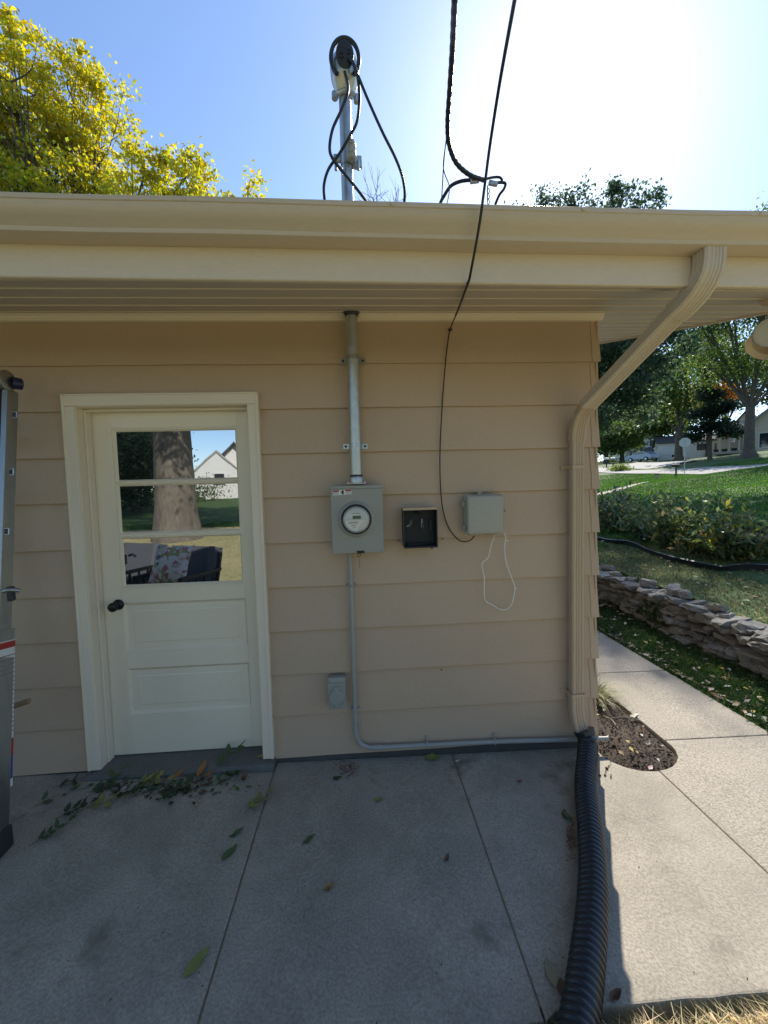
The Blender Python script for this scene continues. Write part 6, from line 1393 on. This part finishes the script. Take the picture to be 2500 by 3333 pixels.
for x in (-1.25, 1.25):
    for y in (-0.86, 0.86): mb = MB(); mb.lathe([(0.32, -0.1), (0.32, 0.1)], tuple(loc(p, q, (x, y, 0.3))), tuple(q @ Vector((0, 1, 0))), 16); w_ = mb.build('wheel', M_INK, e); mb = MB(); mb.lathe([(0.18, -0.11), (0.18, 0.11)], tuple(loc(p, q, (x, y, 0.3))), tuple(q @ Vector((0, 1, 0))), 12); mb.build('rim', M_GALV, w_)
# far bushes
for azd, r, s_, pal, lbl in ((34.2, 52, 1.0, LIME, 'sunlit yellow green bush by the far mailboxes'), (37.2, 84, 1.3, LIME, 'pale bush in front of the two storey house'), (33.0, 82, 1.6, YEL, 'yellow bush at the far street end')):
    b = tz(azd, r); e = empty('bush', b, lbl, 'bush', 'bushes down the street'); C = b+RNG.normal(size=(900, 3))*np.array([0.5, 0.5, 0.32])*s_; C[:, 2] = np.abs(C[:, 2]-b[2])+b[2]
    link('leaves', leaf_cloud('leaves', C, RNG.uniform(0.12, 0.26, 900), mixcols(pal, 900)), M_LEAF, e)
    mb = MB()
    for i in range(5): mb.tube([tuple(b+np.array([0, 0, -0.1])), tuple(b+RNG.normal(size=3)*0.3*s_+np.array([0, 0, 0.5*s_]))], 0.03, n=5)
    mb.build('stems', M_BARK, e)

# ------------------------------------------------------------------ behind the camera: what the door glass mirrors, plus trees added for bounce light
YG_ = 0.1155
def mirror(px, py, r):
    d = ray(px, py); s = r/np.hypot(d[0], d[1]); v = CAM+d*s; return np.array([v[0], 2*YG_-v[1], v[2]])
def rz(p): return np.array([p[0], p[1], float(terrain(p[0], p[1]))])
ct = rz(mirror(578, 1727, 13.3))
tree('old_tree', 'huge pale barked old tree on the lawn, mirrored in the door glass', ct, 0.54, 6.0, [(-3, -1, 8, 2.6, 2.6, 2), (0, 0, 9.5, 3, 3, 2.4), (3, -1, 8, 2.6, 2.6, 2), (2.6, 0.5, 5.4, 1.6, 1.6, 0.9), (-2.8, 1, 6.2, 1.8, 1.8, 1.2), (4.6, -0.5, 5.6, 1.4, 1.4, 0.9), (1.6, 4.0, 7.6, 2.2, 2.2, 1.2), (3.2, 5.2, 8.8, 2.2, 2.2, 1.2)], 30000, 0.17, GREEN, M_BARK2, clump=0.5, per=40, flare=1.4)
for i, (px, r, h) in enumerate(((370, 24, 5.0), (430, 27, 6.0), (480, 30, 6.5), (300, 25, 6))):
    b = rz(mirror(px, 1650, r)); tree('dark_evergreen', ('dark evergreen nearest the door axis in the mirrored garden', 'dark evergreen second in the mirrored row', 'dark evergreen third in the mirrored row', 'dark evergreen outermost in the mirrored row')[i], b, 0.2, 1.5, [(0, 0, 2.0, 1.9, 1.9, 1.8), (0, 0, h-1.5, 1.6, 1.6, 2.0), (1.0, 0.5, 3.2, 1.6, 1.6, 1.5)], 6000, 0.22, DARKG, M_BARK, group='evergreens behind the lawn', clump=0.5, per=30)
hp = rz(mirror(735, 1608, 42.0)); hp[2] = max(hp[2], 1.5); qh = Matrix.Rotation(R(180-12), 3, 'Z')
e = empty('white_gabled_house', hp, 'white gabled house with dark roof across the back lawn', 'house')
gable_block(e, hp, qh, -4.2, 2.2, 0, 9, 1.6, 3.3, M_HWHITE, M_ROOF, 'y', 0.5); gable_block(e, hp, qh, -2.2, 3.2, -1.5, -0.1, 1.5, 2.5, M_HWHITE, M_ROOFL, 'y', 0.1); win(e, hp, qh, 0.3, 1.4, 0.9, 1.1, y=-1.56)
e = empty('picket_fence', rz(mirror(740, 1600, 36.0)), 'weathered board fence in front of the white gabled house', 'fence')
f0 = rz(mirror(672, 1606, 36)); f1 = rz(mirror(800, 1606, 36)); 
for i in range(34):
    b = f0+(f1-f0)*i/33*1.5; b = rz(b); mb = MB(); mb.obox(Vector(tuple(b))+Vector((0, 0, 0.55)), (0.14, 0.03, 1.15), Matrix.Identity(3)); mb.build('board', M_HWHITE, e)
b = rz(mirror(645, 1600, 33)); e = empty('hedge_bush', b, 'round dark green bush left of the board fence', 'bush'); C = b+RNG.normal(size=(1500, 3))*np.array([1.0, 0.7, 0.55])+np.array([0, 0, 0.7]); link('leaves', leaf_cloud('leaves', C, RNG.uniform(0.1, 0.2, 1500), mixcols(GREEN, 1500)), M_LEAF, e)
mb = MB(); mb.tube([tuple(b), tuple(b+np.array([0, 0, 0.8]))], 0.05, n=6); mb.build('stem', M_BARK, e)
for i, (x, y, h, pal, lbl) in enumerate(((4, -30, 9, LIME, 'sunlit lime green tree added straight behind the camera for bounce light'), (-3, -34, 10, YEL, 'yellow tree added at the back of the garden for bounce light'), (12, -26, 9, YEL, 'yellow tree added behind the camera on the right for bounce light'), (20, -20, 10, LIME, 'lime green tree added at the right garden edge for bounce light'), (26, -10, 9, GREEN, 'green tree added at the far right garden edge for bounce light'), (-24, -14, 9, GREEN, 'green tree added at the left garden edge for bounce light'), (-28, -4, 10, YEL, 'yellow tree added at the far left of the garden for bounce light'))):  # unseen trees added to throw warm light onto the shaded wall
    b = np.array([x, y, float(terrain(x, y))]); L_ = [(RNG.uniform(-3, 3), RNG.uniform(-2, 2), h*RNG.uniform(0.35, 0.9), RNG.uniform(2, 3), RNG.uniform(2, 3), RNG.uniform(1.6, 2.4)) for _ in range(7)]
    tree('bounce_tree', lbl, b, 0.25, 2.5, L_, 4500, 0.42, pal, M_BARK, group='unseen trees added for bounce light', clump=0.8, per=30, seedbr=3)
# patio chairs with the floral pillow
def patio_chair(c, yaw, label):
    e = empty('patio_chair', c, label, 'chair', 'patio chairs'); q = Matrix.Rotation(yaw, 3, 'Z')
    def B(name, cc, sz, m_, b=0.01, rx=0): mb = MB(); mb.obox(loc(c, q, cc), sz, q @ Matrix.Rotation(rx, 3, 'X'), b); return mb.build(name, m_, e, sm=40)
    B('seat_cushion', (0, 0, 0.40), (0.58, 0.58, 0.13), M_GREY, 0.04); B('back_cushion', (0, 0.30, 0.655), (0.60, 0.15, 0.42), M_GREY, 0.05, R(-14))
    B('frame', (0, 0.02, 0.30), (0.66, 0.66, 0.05), M_FRAMEC)
    for s_ in (-1, 1):
        for y in (-0.3, 0.32): B('leg', (s_*0.34, y, 0.15 if y > 0 else 0.30), (0.04, 0.04, 0.30 if y > 0 else 0.6), M_FRAMEC, 0.004)
        B('armrest', (s_*0.34, 0.02, 0.615), (0.05, 0.68, 0.03), M_FRAMEC, 0.006)
        for k in range(4): B('arm_slat', (s_*0.34, -0.2+k*0.14, 0.45), (0.02, 0.02, 0.31), M_FRAMEC, 0.002)
    mb = MB(); mb.tube([loc(c, q, (-0.33, 0.30, 0.34)), loc(c, q, (-0.33, 0.40, 0.80)), loc(c, q, (-0.22, 0.42, 0.88)), loc(c, q, (0.22, 0.42, 0.88)), loc(c, q, (0.33, 0.40, 0.80)), loc(c, q, (0.33, 0.30, 0.34))], 0.016, n=8); mb.build('back_frame', M_FRAMEC, e, sm=50)
    return e, q
pc = mirror(556, 1838, 5.5); c1 = np.array([pc[0]+0.0, pc[1]-0.17, float(terrain(pc[0], pc[1]))])
c1[2] = max(c1[2], pc[2]-0.76)
patio_chair(c1, R(180+20), 'dark framed patio chair with grey cushions holding the floral pillow')
pc2 = mirror(372, 1838, 6.4); c2 = np.array([pc2[0], pc2[1]-0.2, c1[2]]); patio_chair(c2, R(180+20), 'second dark framed patio chair with grey cushions and no pillow')
mb = MB(); bm_ = mb.bm; q = Matrix.Rotation(R(180+14), 3, 'Z') @ Matrix.Rotation(R(-24), 3, 'X'); n = 14; g1 = {}
for s_ in (-1, 1):
    for i in range(n+1):
        for j in range(n+1):
            u, v = i/n*2-1, j/n*2-1; k = (1-u*u)*(1-v*v); pin = 1-0.08*(1-abs(u))*abs(v)**2; y = s_*0.085*k**0.45
            if s_ == 1 and k == 0: g1[(1, i, j)] = g1[(-1, i, j)]; continue
            g1[(s_, i, j)] = bm_.verts.new(Vector(tuple(pc))+q @ Vector((u*0.262*(1-0.09*(1-v*v)), y+0.006*math.sin(9*u+4*v), v*0.25*(1-0.09*(1-u*u)))))
for s_ in (-1, 1):
    for i in range(n):
        for j in range(n):
            try: bm_.faces.new((g1[(s_, i, j)], g1[(s_, i+1, j)], g1[(s_, i+1, j+1)], g1[(s_, i, j+1)]))
            except ValueError: pass
tag(mb.build('floral_pillow', M_PILLOW, None, sm=70), 'square cushion with pink, green and white floral print on the patio chair', 'pillow')
